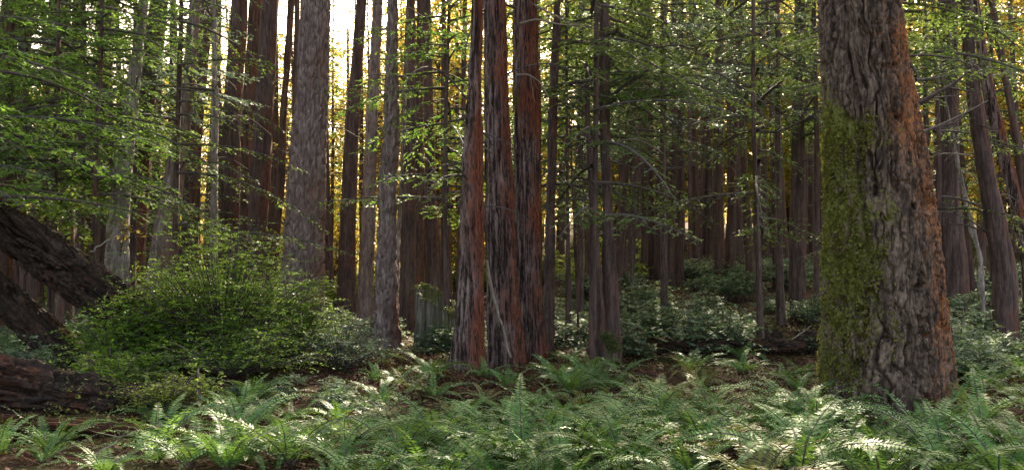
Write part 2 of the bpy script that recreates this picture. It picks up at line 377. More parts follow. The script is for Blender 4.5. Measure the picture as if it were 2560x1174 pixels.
def bough(mb, o, yaw, L, rise=.1, droop=.35, ls=.06, step=.09, rg=rng, wm=0, lm=1, spread=.36, bare=.12, dens=1.0, stem=1.0):
    """one flat conifer bough: stem, side twigs, small leafy sprigs along both sides of every twig"""
    t = np.linspace(0, 1, 9)
    wob = rg.normal(0, .05)
    pts = np.stack([L * t, wob * L * np.sin(t * 3), rise * L * t - droop * L * t * t], 1)
    roll = rg.normal(0, .15)
    mb.tube(rotz(pts, yaw) + o, stem * (.011 * L * (1 - t) + .004), 5, wm)
    nt_ = max(4, int(L * (1 - bare) / step))
    ti = np.linspace(bare, .99, nt_) + rg.normal(0, .006, nt_)
    ti = np.clip(ti, 0, 1)
    B = np.stack([np.interp(ti, t, pts[:, q]) for q in range(3)], 1)
    side = np.where(np.arange(nt_) % 2 == 0, 1.0, -1.0)
    tl = (L * spread * np.minimum(1, (ti - bare) * 4 + .35) * (1 - ti) ** .75 + .07) * rg.uniform(.55, 1.25, nt_)
    ang = rg.normal(.95, .12, nt_)
    slope = rise - 2 * droop * ti
    D = norm(np.stack([np.cos(ang), side * np.sin(ang), slope * .7 - .12 + side * roll + rg.normal(0, .10, nt_)], 1))
    up = np.array([0, 0, 1.0])
    S = norm(np.cross(up, D))
    mb.kites(rotz(B, yaw) + o, rotz(D, yaw), rotz(S, yaw), tl, .012 * stem + .004, wm, .15)
    # sprigs
    cnt = np.maximum(2, (tl / (ls * .5) * dens).astype(int))
    idx = np.repeat(np.arange(nt_), cnt * 2)
    s = rg.uniform(.05, 1.0, len(idx)); sd = rg.choice([-1.0, 1.0], len(idx))
    b = B[idx] + D[idx] * (tl[idx] * s)[:, None]; b[:, 2] -= .10 * tl[idx] * s * s
    a = rg.normal(.85, .25, len(idx))
    d = norm(D[idx] * np.cos(a)[:, None] + S[idx] * (sd * np.sin(a))[:, None] + up * rg.normal(-.08, .22, len(idx))[:, None])
    sv_ = norm(np.cross(d, up + rg.normal(0, .35, (len(idx), 3))))
    mb.kites(rotz(b, yaw) + o, rotz(d, yaw), rotz(sv_, yaw), ls * rg.uniform(.6, 1.3, len(idx)), ls * rg.uniform(.3, .5, len(idx)), lm)

def conifer_crown(name, z0, z1, n, L0, L1, leafm, ls=.06, step=.09, seed=1, droop=(.15, .5), rise=(-.05, .2), dens=1.0, spread=.36, lean=0.0, yaws=None):
    rg = np.random.default_rng(seed); mb = MB()
    for k in range(n):
        f = (k + rg.uniform(0, 1)) / n; z = z0 + (z1 - z0) * f
        L = (L0 + (L1 - L0) * f) * rg.uniform(.6, 1.2)
        yaw = rg.uniform(0, 6.283) if yaws is None else yaws[k % len(yaws)] + rg.normal(0, .25)
        bough(mb, np.array([lean * z, 0, z]), yaw, L, rg.uniform(*rise), rg.uniform(*droop), ls, step, rg, dens=dens, spread=spread)
    return mb.mesh(name, [M['twig'], M[leafm]], smooth=False)

def leaf_cloud(mb, C, rad, n, ls, rg, m=1, flat=.35, tilt=.5, wid=.6):
    """n small leaves round every clump centre C"""
    k = len(C); idx = np.repeat(np.arange(k), n)
    off = rg.normal(0, 1, (len(idx), 3)) * np.array([1, 1, flat]) * np.asarray(rad).reshape(-1, 1)[idx if np.ndim(rad) else np.zeros(len(idx), int)]
    b = C[idx] + off * .6
    d = rg.normal(0, 1, (len(idx), 3)); d[:, 2] *= tilt; d = norm(d)
    s = norm(np.cross(d, np.array([0, 0, 1.0]) + rg.normal(0, tilt, (len(idx), 3))))
    l = ls * rg.uniform(.6, 1.3, len(idx))
    mb.kites(b, d, s, l, l * wid, m)

def broad_crown(name, z0, z1, R0, nclump, nleaf, ls, leafm, seed, crad=.55):
    rg = np.random.default_rng(seed); mb = MB()
    f = rg.uniform(0, 1, nclump); a = rg.uniform(0, 6.283, nclump); rr = R0 * np.sqrt(rg.uniform(.02, 1, nclump)) * (1 - .55 * np.abs(f - .4))
    C = np.stack([rr * np.cos(a), rr * np.sin(a), z0 + (z1 - z0) * f], 1)
    for c in C[:: max(1, nclump // 26)]:
        zb = max(z0 * .75, c[2] - rg.uniform(.5, 1.6)); t = np.linspace(0, 1, 6)[:, None]
        mid = np.array([c[0] * .4, c[1] * .4, (zb + c[2]) / 2 + .3])
        pts = (1 - t) ** 2 * np.array([0, 0, zb]) + 2 * t * (1 - t) * mid + t * t * c
        mb.tube(pts, np.linspace(.035, .008, 6), 4, 0)
    leaf_cloud(mb, C, crad * rg.uniform(.5, 1.3, nclump), nleaf, ls, rg, 1)
    return mb.mesh(name, [M['twig'], M[leafm]], smooth=False)

def dead_branch(name, L, seed, mat='twig', arch=.25, r=.014, twigs=7):
    rg = np.random.default_rng(seed); mb = MB(); t = np.linspace(0, 1, 12)
    pts = np.stack([L * t, .12 * L * np.sin(t * 2.5 + seed) * t, arch * L * np.sin(t * 2.6) - .25 * L * t * t], 1)
    pts += rg.normal(0, .008 * L, pts.shape) * t[:, None]
    mb.tube(pts, r * (1 - .8 * t) + .002, 5)
    for k in range(twigs):
        f = rg.uniform(.25, .95); o = np.array([np.interp(f, t, pts[:, q]) for q in range(3)])
        d = norm(np.array([.6, rg.choice([-1, 1]) * rg.uniform(.3, 1), rg.normal(0, .5)])); l = L * rg.uniform(.12, .38) * (1.1 - f * .6)
        s = np.linspace(0, 1, 5)[:, None]
        mb.tube(o + d * l * s + np.array([0, 0, -.15]) * l * s * s, np.linspace(r * .4, .0015, 5), 4)
    return mb.mesh(name, [M[mat]])
DEAD = [dead_branch('branch', L, 40 + k, m, a) for k, (L, m, a) in enumerate([(1.3, 'twig', .2), (.9, 'twig', .05), (1.7, 'twig', .3), (1.1, 'twigpale', .15), (.6, 'twig', -.1)])]
HIGH = [conifer_crown('crown', 0, 9, 34, 2.6, .7, 'needle', .17, .26, 60 + k, (.2, .5), (0, .25)) for k in range(3)]

# ------------------------------------------------------------------ the trees one can tell apart
def main_tree(name, label, cat, prof, Y, kind, H=17, seed=1, flare=.3, dead=(), crown=True, mat=None, scale=1.0, fine=None, group='big trunks of the near stand'):
    base, mb, look = trunk_from_profile(prof, Y, kind, H, seed, flare, fine=fine, scale=scale)
    root = thing(name, label, cat, base, group)
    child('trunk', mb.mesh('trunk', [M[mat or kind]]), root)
    rg = np.random.default_rng(seed + 900)
    if isinstance(dead, int):
        top = P(0, 0, Y)[2] - base[2]
        dead = [(rg.uniform(.30, 1.08) * top, rg.uniform(0, 6.283), int(rg.integers(0, 5))) for _ in range(dead)]
    for z, yaw, k in dead:
        cx = np.interp(z, look[0], look[1]); r = np.interp(z, look[0], look[2])
        child('branch', DEAD[k], root, (cx + math.cos(yaw) * r * .8, math.sin(yaw) * r * .8, z), yaw)
    if crown:
        zc = max(P(0, 0, Y)[2] - base[2] + 2.2, H * .5)
        o = child('crown', HIGH[seed % 3], root, (np.interp(zc, look[0], look[1]), 0, zc), seed * 1.3)
        s = max(.6, (H + 1.5 - zc) / 9); o.scale = (.9, .9, s)
    return root, look, base

T = main_tree
fir_root, _, _ = T('fir_tree', 'massive furrowed fir trunk, mossy on its left flank and rust red on the right', 'tree',
  [(0, 2148, 196), (200, 2166, 215), (400, 2188, 246), (600, 2200, 270), (850, 2207, 298), (1000, 2213, 312)], 9.5, 'fir', 22, 3, .15,
  [(3.85, -.05, 1), (3.6, .35, 4)], fine=.015)
T('cedar_tree', 'thick pale grey scaly trunk rising straight out of the green bush', 'tree',
  [(0, 790, 74), (250, 781, 82), (500, 763, 98), (700, 757, 104), (760, 757, 108)], 19, 'hemlock', 20, 5, .2, 9, fine=.035, scale=1.9)
T('cedar_tree', 'slim silvery grey trunk with a gold lit right edge, left of the mossy stump', 'tree',
  [(0, 982, 28), (300, 976, 38), (500, 970, 46), (700, 965, 54), (870, 963, 70)], 17, 'hemlock', 16, 6, .25, 6, fine=.035, scale=1.8)
T('cedar_tree', 'grey trunk standing just behind and left of the slim silvery trunk', 'tree',
  [(0, 944, 26), (300, 930, 32), (600, 918, 36), (850, 912, 44)], 20, 'hemlock', 16, 7, .2, 4)
T('young_tree', 'very thin pale yellowish stem between the silvery trunk and the gold gap', 'tree',
  [(240, 1012, 6), (450, 1003, 9), (650, 992, 12), (820, 988, 15)], 18, 'pale', 7, 8, .1, 3, crown=False)
T('conifer_tree', 'dark purplish brown trunk in front of the bright sky gap, right of the scaly trunk', 'tree',
  [(0, 904, 24), (150, 893, 28), (300, 880, 36), (600, 868, 40), (760, 864, 46)], 24, 'dark', 18, 9, .2, 9)
T('cedar_tree', 'leftmost of the three close red trunks, grey on its left face, mossy at the root', 'tree',
  [(0, 1192, 22), (170, 1189, 28), (400, 1178, 44), (600, 1176, 54), (800, 1172, 66), (950, 1168, 78)], 13, 'cedar', 15, 11, .30, 7, scale=1.7, fine=.03)
T('cedar_tree', 'middle one of the three close trunks, reddest bark, standing over dark hollow roots', 'tree',
  [(0, 1238, 52), (200, 1243, 62), (500, 1248, 76), (700, 1256, 78), (920, 1262, 84)], 13.9, 'cedar', 18, 12, .30, 6, scale=1.9, fine=.03)
T('cedar_tree', 'rightmost of the three close red trunks, straight with stringy bark', 'tree',
  [(0, 1312, 62), (300, 1318, 68), (600, 1322, 70), (850, 1326, 76), (920, 1327, 82)], 14.6, 'cedar', 18, 13, .30, 6, scale=1.7, fine=.03)
T('conifer_tree', 'thin grey trunk beside the three red trunks on their right', 'tree',
  [(0, 1395, 16), (300, 1381, 23), (600, 1375, 27), (800, 1371, 30), (900, 1370, 33)], 15.5, 'hemlock', 12, 14, .2, 6, mat='dark')
T('conifer_tree', 'slender dark reddish trunk standing alone at the left end of the leafy slope', 'tree',
  [(0, 1512, 17), (300, 1508, 22), (560, 1521, 29), (860, 1530, 40)], 15, 'dark', 12, 15, .25, 12)
T('young_tree', 'thin bluish dark stem leaning against the slender trunk at the leafy slope', 'tree',
  [(460, 1479, 12), (700, 1494, 17), (870, 1504, 24)], 14.8, 'dark', 4.5, 16, .1, 1, crown=False)
T('conifer_tree', 'tall dark brown trunk left of the scaly grey trunk, leaning slightly right', 'tree',
  [(0, 679, 38), (300, 661, 46), (600, 641, 50), (700, 636, 54)], 23, 'dark', 20, 17, .2, 6)
T('conifer_tree', 'dark trunk directly right of the pale thin stem over the bush', 'tree',
  [(0, 598, 36), (300, 583, 44), (620, 572, 50), (700, 570, 54)], 25, 'dark', 20, 18, .2, 6)
T('conifer_tree', 'dim brown trunk between two darker ones above the bush', 'tree',
  [(0, 640, 30), (300, 622, 36), (620, 610, 44), (700, 608, 48)], 27, 'far', 20, 19, .2, 5)
T('young_tree', 'pale grey thin straight stem rising from the bush top', 'tree',
  [(0, 533, 13), (300, 539, 15), (600, 534, 21), (760, 532, 24)], 17, 'pale', 11, 20, .1, 8, crown=False)
T('conifer_tree', 'mottled pale trunk leaning right behind the fallen log', 'tree',
  [(0, 357, 24), (200, 335, 32), (400, 311, 44), (600, 296, 54), (720, 290, 60)], 15, 'pale', 14, 21, .2, 7)
T('conifer_tree', 'dark trunk close behind the mottled pale one', 'tree',
  [(0, 392, 28), (250, 364, 40), (450, 352, 46), (680, 335, 54)], 20, 'dark', 16, 22, .2, 5)
T('conifer_tree', 'brown trunk leaning right with a thin pale stem along its left edge', 'tree',
  [(0, 491, 27), (200, 471, 32), (400, 441, 44), (650, 403, 60), (720, 398, 64)], 19, 'cedar', 16, 23, .2, 7, mat='hemlock')
T('young_tree', 'thin pale stem hugging the leaning brown trunk', 'tree',
  [(330, 452, 8), (480, 418, 11), (600, 396, 13), (700, 388, 16)], 18, 'pale', 5.5, 24, .1, 2, crown=False)
T('conifer_tree', 'dark trunk behind the gap between the leaning brown trunk and the pale stem', 'tree',
  [(0, 520, 26), (300, 489, 34), (680, 470, 44)], 27, 'dark', 18, 25, .2, 5)
T('conifer_tree', 'dark straight trunk at the left border of the golden gap', 'tree',
  [(0, 1066, 18), (300, 1072, 22), (700, 1081, 34), (780, 1082, 38)], 22, 'dark', 18, 26, .2, 8)
T('conifer_tree', 'dark trunk close to the thin yellowish stem on its right', 'tree',
  [(0, 1027, 22), (300, 1022, 28), (700, 1019, 40), (780, 1019, 44)], 21, 'dark', 17, 27, .2, 5)
T('conifer_tree', 'thin dim trunk squeezed between two dark ones left of the golden gap', 'tree',
  [(0, 1050, 15), (300, 1047, 19), (720, 1046, 26)], 25, 'far', 17, 28, .2, 4)
T('conifer_tree', 'slim leaning trunk before the bright clearing, left of the scaly trunk', 'tree',
  [(250, 712, 18), (450, 701, 24), (640, 678, 34), (720, 672, 36)], 26, 'far', 14, 29, .2, 3)
T('conifer_tree', 'thin reddish trunk touching the left edge of the scaly grey trunk', 'tree',
  [(0, 744, 14), (350, 738, 17), (700, 726, 24)], 23, 'far', 15, 30, .2, 3)
T('conifer_tree', 'thin brown trunk in the golden gap beside the three red trunks', 'tree',
  [(160, 1160, 13), (400, 1157, 15), (750, 1150, 22)], 26, 'far', 13, 31, .2, 4)
T('conifer_tree', 'dark trunk behind the mossy stump', 'tree',
  [(420, 1112, 20), (600, 1114, 27), (780, 1116, 32)], 25, 'dark', 14, 32, .2, 3)
T('conifer_tree', 'dark trunk leaning left at the right edge, nearest of the leaning ones', 'tree',
  [(0, 2414, 34), (200, 2428, 38), (400, 2458, 44), (600, 2496, 52), (700, 2514, 60)], 16, 'dark', 14, 33, .2, 8)
T('conifer_tree', 'reddish leaning trunk with an orange lit edge by the right edge', 'tree',
  [(80, 2448, 24), (250, 2478, 28), (400, 2512, 33), (560, 2550, 40), (680, 2578, 48)], 19, 'cedar', 14, 34, .2, 7)
T('conifer_tree', 'thin dark trunk cutting the upper right corner', 'tree',
  [(0, 2478, 16), (200, 2514, 20), (400, 2552, 26), (640, 2596, 32)], 22, 'far', 14, 35, .2, 6)
T('conifer_tree', 'broad dim trunk just right of the massive fir', 'tree',
  [(0, 2372, 34), (300, 2372, 44), (500, 2376, 56), (680, 2382, 68)], 21, 'dark', 15, 36, .2, 6)
T('young_tree', 'thin pale leaning stem behind the massive fir on its right', 'tree',
  [(380, 2388, 10), (500, 2416, 14), (660, 2452, 18)], 18, 'pale', 5.5, 37, .1, 2, crown=False)
T('conifer_tree', 'brownish trunk cut by the upper left edge', 'tree',
  [(0, 22, 32), (250, 16, 38), (480, 8, 44), (600, 4, 48)], 17, 'far', 14, 38, .2, 6)
T('conifer_tree', 'dim trunk behind the boughs left of the mottled pale trunk', 'tree',
  [(0, 196, 26), (300, 178, 32), (500, 172, 38), (640, 168, 42)], 24, 'far', 16, 39, .2, 5)
T('young_tree', 'thin brown stem standing among leaves below the pair of thin grey trunks', 'tree',
  [(560, 1434, 7), (700, 1441, 9), (830, 1447, 12)], 16, 'far', 3.2, 41, .1, 2, crown=False)
T('conifer_tree', 'lone trunk behind the arching boughs halfway along the leafy slope', 'tree',
  [(0, 1800, 18), (300, 1796, 22), (520, 1795, 28), (650, 1795, 32)], 27, 'far', 15, 42, .2, 6)
T('conifer_tree', 'dark trunk standing just left of the massive fir', 'tree',
  [(0, 2000, 22), (300, 1996, 28), (520, 1994, 34), (690, 1992, 40)], 23, 'dark', 15, 43, .2, 6)

# ------------------------------------------------------------------ dense background stand
def far_trunk(seed, H=17, r=.2):
    rg = np.random.default_rng(seed); zs = np.linspace(-.8, H, 46); nth = 16; th = np.arange(nth) * 2 * math.pi / nth
    TH, ZS = np.meshgrid(th, zs)
    RR = r * (1 - .75 * np.clip(ZS / H, 0, 1)) * (1 + .4 * np.exp(-np.maximum(ZS, 0) / .4)) + .02 * fbm(np.cos(TH) * 2 + seed, np.sin(TH) * 2, ZS * .5)
    cx = .12 * noise(ZS * .15 + seed * 3.3, 0.5) * np.clip(ZS / 4, 0, 1); cy = .12 * noise(ZS * .15 - seed * 2.1, 7.5) * np.clip(ZS / 4, 0, 1)
    V = np.stack([cx + np.cos(TH) * RR, cy + np.sin(TH) * RR, ZS], -1).reshape(-1, 3)
    n = len(zs); ii = np.arange(n - 1)[:, None] * nth; jj = np.arange(nth)[None, :]; j2 = (jj + 1) % nth
    mb = MB(); mb.add(V, np.stack([ii + jj, ii + j2, ii + nth + j2, ii + nth + jj], -1).reshape(-1, 4)); return mb
protos = {}
def far_proto(key, name, cat, crown, tseed, H, r, bark_='far', nd=6):
    root = thing(name, 'x', cat, (0, -40 - len(protos) * 3, -30))
    child('trunk', far_trunk(tseed, H, r).mesh('trunk', [M[bark_]]), root)
    if crown: child('crown', crown, root)
    rg = np.random.default_rng(tseed)
    for k in range(nd): child('branch', DEAD[k % 5], root, (0, 0, rg.uniform(2, 8)), rg.uniform(0, 6.28))
    protos[key] = root
for k in range(4):
    far_proto(f'sparse{k}', 'conifer_tree', 'tree', conifer_crown('crown', 8.0 - k * .4, 17, 44, 2.3, .5, 'needle', .15, .22, 100 + k, (.2, .55), (0, .2)), 200 + k, 17.5, .19 + .02 * k)
    far_proto(f'dense{k}', 'conifer_tree', 'tree', conifer_crown('crown', 2.6 + k * .4, 15, 64, 2.5, .5, ('needle', 'needle', 'needle_blue', 'needle_lime')[k], .13, .18, 110 + k, (.2, .6), (0, .2)), 210 + k, 15.5, .14 + .02 * k)
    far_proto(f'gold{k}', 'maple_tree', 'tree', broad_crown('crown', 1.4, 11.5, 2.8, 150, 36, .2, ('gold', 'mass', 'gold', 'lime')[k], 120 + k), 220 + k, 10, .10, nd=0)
for k in range(4):
    far_proto(f'twiggy{k}', 'conifer_tree', 'tree', conifer_crown('crown', 5.0, 15, 46, 2.4, .9, 'gold', .13, .3, 150 + k, (.1, .5), (-.1, .3), dens=.4), 240 + k, 15, .08, nd=4)
ZONES = [  # centre columns, distances, count, kinds, label, group
 ((-300, 500), (20, 40), 34, ('dense', 'sparse', 'dense'), 'dim conifer in the crowded stand behind the leaning log', 'conifers behind the leaning log'),
 ((490, 1180), (30, 58), 15, ('sparse', 'sparse', 'sparse'), 'distant bare trunk against the bright sky gap beyond the bush', 'distant trunks against the bright gap'),
 ((1180, 1560), (22, 38), 8, ('sparse',), 'dim conifer behind and right of the three close red trunks', 'conifers behind the red trunks'),
 ((1560, 2080), (25, 40), 40, ('sparse',), 'reddish brown trunk in the close rows on top of the leafy slope', 'rows of trunks above the leafy slope'),
 ((2250, 2900), (22, 38), 14, ('sparse',), 'dim slanting conifer in the stand right of the massive fir', 'conifers right of the massive fir'),
 ((520, 1010), (32, 44), 13, ('twiggy',), 'thin tangled tree with few brown leaves before the bright sky gap', 'tangled trees before the bright gap'),
 ((-400, 520), (43, 58), 20, ('gold',), 'small yellow green tree glowing behind the left stand', 'glowing trees behind the left stand'),
 ((1030, 1190), (34, 50), 9, ('gold',), 'golden backlit tree filling the gap left of the red trunks', 'golden trees in the gap'),
 ((540, 940), (54, 68), 9, ('gold',), 'far golden tree low in the bright sky gap', 'far golden trees in the bright gap'),
 ((1380, 2100), (42, 54), 30, ('gold',), 'golden backlit tree beyond the trunks above the leafy slope', 'golden trees above the leafy slope'),
 ((2250, 2900), (34, 52), 18, ('gold',), 'golden backlit tree right of the massive fir', 'golden trees right of the massive fir')]
rg = np.random.default_rng(31)
for (x0, x1), (y0, y1), n, kinds, lab, grp in ZONES:
    for k in range(n):
        px = x0 + (x1 - x0) * (k + rg.uniform(.1, .9)) / n; Y = rg.uniform(y0, y1)
        x = PX(px, Y); key = kinds[k % len(kinds)] + str(int(rg.integers(0, 4)))
        o = copy_thing(protos[key], (x, Y, float(ground_z(x, Y))), rg.uniform(0, 6.28), rg.uniform(.8, 1.15) * (1.3 if 'gold' in key and px > 500 else 1), lab, grp)
        if 'sparse' in key and px > 1000: o.scale = (.58, .58, .9)
        lean = -.05 * (px - CX) / 1000 + rg.normal(0, .02)
        o.rotation_euler = (rg.normal(0, .02), lean if True else 0, rg.uniform(0, 6.28))

# understory saplings with layered boughs
def sapling(key, z0, z1, n, L0, L1, leafm, seed, H, r=.05, ls=.065, step=.08, **kw):
    root = thing('conifer_sapling', 'x', 'sapling', (0, -60 - len(protos) * 3, -30))
    child('trunk', far_trunk(seed, H, r).mesh('trunk', [M['dark']]), root)
    child('crown', conifer_crown('crown', z0, z1, n, L0, L1, leafm, ls, step, seed, **kw), root)
    protos[key] = root
sapling('hem_a', 2.6, 7.5, 50, 2.3, 1.4, 'needle', 301, 8.5, dens=1.25)
sapling('hem_b', 2.3, 7.0, 50, 2.1, 1.4, 'needle_lime', 302, 8.0, dens=.95)
sapling('hem_c', 3.2, 8.0, 40, 2.6, 1.5, 'needle_blue', 303, 9.0)
sapling('hem_d', 2.0, 8.5, 26, 2.8, 1.6, 'needle', 304, 9.5, dens=.7, spread=.25)
sapling('hem_e', 4.3, 10.0, 44, 2.9, 1.6, 'needle', 305, 11.0, .08, ls=.075)
sapling('hem_f', 4.6, 10.5, 40, 2.8, 1.6, 'needle_blue', 306, 11.5, .08, ls=.075)
SAP = [
 ('hem_e', 1526, 15.7, 1.0, 2.6, 'added high branched shade tree close behind the slender lone trunk'),  # added tree, its crown blocks sun flecks on the fern bed
 ('hem_e', 1450, 20.0, 1.0, 0.3, 'high branched green tree behind the dense sapling beside the red trunks'),
 ('hem_f', 1950, 19.5, 1.0, 4.3, 'high branched bluish tree close to the massive fir on its left'),
 ('hem_e', 2040, 22.0, 1.0, 5.3, 'high branched green tree partly covered by the massive fir'),
 ('hem_e', 2235, 14.6, 1.0, 1.9, 'added high branched shade tree hidden right behind the massive fir'),  # invented tree behind the fir, keeps direct sun off the ferns
 ('hem_e', 2320, 21.0, 1.0, .8, 'high branched green tree right of the massive fir top'),
 ('hem_f', 330, 19.0, 1.0, 1.8, 'high branched bluish tree behind the mottled pale trunk'),
 ('hem_e', 60, 21.0, 1.0, 2.8, 'high branched green tree deep behind the upper left boughs'),
 ('hem_e', 200, 18.0, 1.0, 4.8, 'high branched green tree left of the mottled pale trunk'),
 ('hem_b', -40, 11.0, 1.0, 0.4, 'lime tinted sapling with layered boughs at the upper left edge'),
 ('hem_a', 130, 14.0, 1.05, 2.2, 'dark layered sapling left of the mottled pale trunk'),
 ('hem_c', -90, 15.0, 1.1, 1.0, 'pale bluish sapling with drooping sprays in the upper left corner'),
 ('hem_b', 235, 13.5, 1.0, 3.1, 'bright green sapling reaching across the mottled pale trunk'),
 ('hem_d', 440, 16.0, 1.0, 4.0, 'sparse sapling with long bare boughs before the leaning brown trunk'),
 ('hem_a', 60, 18.0, 1.1, 5.0, 'dark green sapling in the back of the upper left boughs'),
 ('hem_a', 1420, 17.5, 1.05, 0.7, 'dark dense sapling right of the three red trunks'),
 ('hem_d', 1480, 14.2, 1.1, 2.6, 'sparse sapling spreading long boughs over the slender lone trunk'),
 ('hem_f', 1660, 19.0, 1.0, 1.9, 'bluish sapling above the middle of the leafy slope'),
 ('hem_d', 1900, 16.0, 1.1, 5.2, 'sparse sapling with arching boughs left of the massive fir'),
 ('hem_c', 1580, 24.0, 1.2, 4.4, 'pale bluish sapling deep in the stand beside the slender lone trunk'),
 ('hem_d', 2340, 17.0, 1.0, 1.1, 'sparse sapling just right of the massive fir'),
 ('hem_a', 2480, 24.0, 1.1, 2.0, 'dark sapling behind the leaning trunks at the right edge'),
 ('hem_b', 1120, 17.0, 1.15, 1.5, 'lime sapling whose boughs hang over the golden gap'),
]
for key, px, Y, s, rz, lab in SAP:
    x = PX(px, Y); copy_thing(protos[key], (x, Y, float(ground_z(x, Y))), rz, s, lab, 'understory saplings')

# ------------------------------------------------------------------ long arching limbs seen one by one: parts of the tree they grow from
def arc_limb(name, tree, pts, Y, r0, mat='twig', twigs=10, seed=1, dY=0.0):
    rg = np.random.default_rng(seed); W = np.array([P(a, b, Y + dY * i) for i, (a, b) in enumerate(pts)])
    t = np.linspace(0, 1, len(W)); tt = np.linspace(0, 1, 24)
    S = np.stack([np.interp(tt, t, W[:, q]) for q in range(3)], 1)
    ker = np.array([1, 2, 3, 2, 1]) / 9.0
    for q in range(3): S[2:-2, q] = np.convolve(S[:, q], ker, 'valid')
    S = S - np.array(tree.location)
    mb = MB(); mb.tube(S, r0 * (1 - .8 * tt) + .003, 6)
    for k in range(twigs):
        i = int(rg.integers(5, 23)); d = norm(norm(S[i] - S[i - 1]) + rg.normal(0, .6, 3)); l = rg.uniform(.15, .55)
        s = np.linspace(0, 1, 5)[:, None]; mb.tube(S[i] + d * l * s, np.linspace(r0 * .3, .002, 5), 4)
    return child('branch', mb.mesh(name, [M[mat]]), tree)
def by_label(s):
    return next(o for o in SC.objects if s in str(o.get('label', '')))
lone = by_label('slender dark reddish'); arch_t = by_label('sparse sapling with arching'); right3 = by_label('rightmost of the three'); pale_stem = by_label('pale grey thin straight'); sp4 = by_label('sparse sapling with long bare')
near_right = by_label('nearest of the leaning')
def moss_tufts(root, n, ztop, seed):
    tr = next(c for c in KIDS[root.name] if c.data and c.name.startswith('trunk')); me = tr.data
    co = np.empty(len(me.vertices) * 3, np.float32); me.vertices.foreach_get('co', co); co = co.reshape(-1, 3).astype(float)
    no = np.empty(len(me.vertices) * 3, np.float32); me.vertices.foreach_get('normal', no); no = no.reshape(-1, 3).astype(float)
    sd_ = np.empty(len(me.vertices), np.float32); me.attributes['side'].data.foreach_get('value', sd_)
    rg = np.random.default_rng(seed)
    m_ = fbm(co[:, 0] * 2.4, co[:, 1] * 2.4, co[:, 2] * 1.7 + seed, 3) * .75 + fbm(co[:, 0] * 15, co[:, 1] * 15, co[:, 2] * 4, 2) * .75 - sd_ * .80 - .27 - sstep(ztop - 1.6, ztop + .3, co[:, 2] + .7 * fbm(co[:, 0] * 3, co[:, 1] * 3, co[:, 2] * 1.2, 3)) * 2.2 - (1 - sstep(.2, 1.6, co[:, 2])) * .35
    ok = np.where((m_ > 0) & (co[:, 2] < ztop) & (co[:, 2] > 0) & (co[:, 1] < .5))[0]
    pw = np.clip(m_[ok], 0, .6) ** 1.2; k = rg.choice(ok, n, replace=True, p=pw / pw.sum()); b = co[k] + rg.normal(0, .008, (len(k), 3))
    d = norm(no[k] * .55 + rg.normal(0, .55, (len(k), 3)) + np.array([0, 0, -.25])); sv_ = norm(np.cross(d, rg.normal(0, 1, (len(k), 3))))
    mb = MB(); l = rg.uniform(.018, .045, len(k)); mb.kites(b - d * .006, d, sv_, l, l * .55, 0)
    tag(child('moss', mb.mesh('moss', [M['moss']], False), root), kind='stuff')
moss_tufts(fir_root, 19000, 4.2, 3)
arc_limb('branch', fir_root, [(2285, 268), (2330, 240), (2385, 208), (2424, 178)], 9.5, .028, twigs=4, seed=1, dY=-.1)
arc_limb('branch', fir_root, [(2290, 200), (2330, 196), (2372, 190)], 9.5, .014, twigs=4, seed=2, dY=.15)
arc_limb('branch', fir_root, [(2300, 332), (2340, 318), (2400, 290), (2470, 252)], 9.6, .018, twigs=6, seed=3, dY=.12)
arc_limb('branch', lone, [(1508, 268), (1560, 205), (1640, 178), (1720, 168), (1785, 175), (1850, 215), (1905, 250), (1950, 300)], 15, .030, twigs=14, seed=4, dY=-.2)
arc_limb('branch', lone, [(1510, 140), (1560, 190), (1620, 260), (1690, 310), (1730, 345)], 15, .024, twigs=9, seed=5, dY=-.15)
arc_limb('branch', lone, [(1507, 300), (1470, 290), (1430, 260), (1400, 225)], 15, .020, twigs=7, seed=6)
arc_limb('branch', lone, [(1512, 60), (1560, 90), (1640, 120), (1700, 110), (1760, 140)], 15, .022, twigs=9, seed=7)
arc_limb('branch', lone, [(1518, 400), (1600, 424), (1680, 420), (1750, 412)], 15, .016, twigs=6, seed=8)
arc_limb('branch', lone, [(1522, 470), (1570, 500), (1610, 560), (1650, 590)], 15, .016, twigs=6, seed=9)
arc_limb('branch', arch_t, [(1900, 380), (1960, 390), (2040, 372), (2100, 352)], 16, .022, twigs=9, seed=10)
arc_limb('branch', arch_t, [(1900, 160), (1840, 130), (1760, 60), (1700, 20)], 16, .022, twigs=9, seed=11)
arc_limb('branch', right3, [(1290, 188), (1320, 186), (1350, 205), (1372, 245)], 14.2, .018, 'twigpale', 4, 12)
arc_limb('branch', right3, [(1300, 60), (1340, 48), (1400, 62), (1470, 64)], 14.2, .020, 'twigpale', 7, 13, -.1)
arc_limb('branch', right3, [(1290, 20), (1250, 8), (1200, 30), (1170, 90), (1160, 150)], 14.2, .020, 'twig', 7, 14, -.2)
arc_limb('branch', right3, [(1330, 10), (1390, 40), (1440, 70)], 14.4, .018, 'twigpale', 5, 15, -.1)
arc_limb('branch', pale_stem, [(532, 16), (470, 34), (400, 62), (330, 100)], 16.8, .020, 'twigpale', 6, 16, -.2)
arc_limb('branch', pale_stem, [(534, 108), (470, 116), (380, 140), (300, 178)], 16.8, .020, 'twigpale', 8, 17, -.2)
arc_limb('branch', pale_stem, [(536, 226), (470, 218), (390, 214), (320, 222), (244, 244)], 16.8, .022, 'twig', 8, 18, -.2)
arc_limb('branch', pale_stem, [(534, 520), (470, 528), (400, 545), (310, 590)], 16.8, .014, 'twigpale', 6, 19, -.3)
arc_limb('branch', near_right, [(2440, 260), (2400, 300), (2350, 320), (2310, 330)], 16, .020, 'twig', 6, 20)
for o in list(protos.values()):
    pass

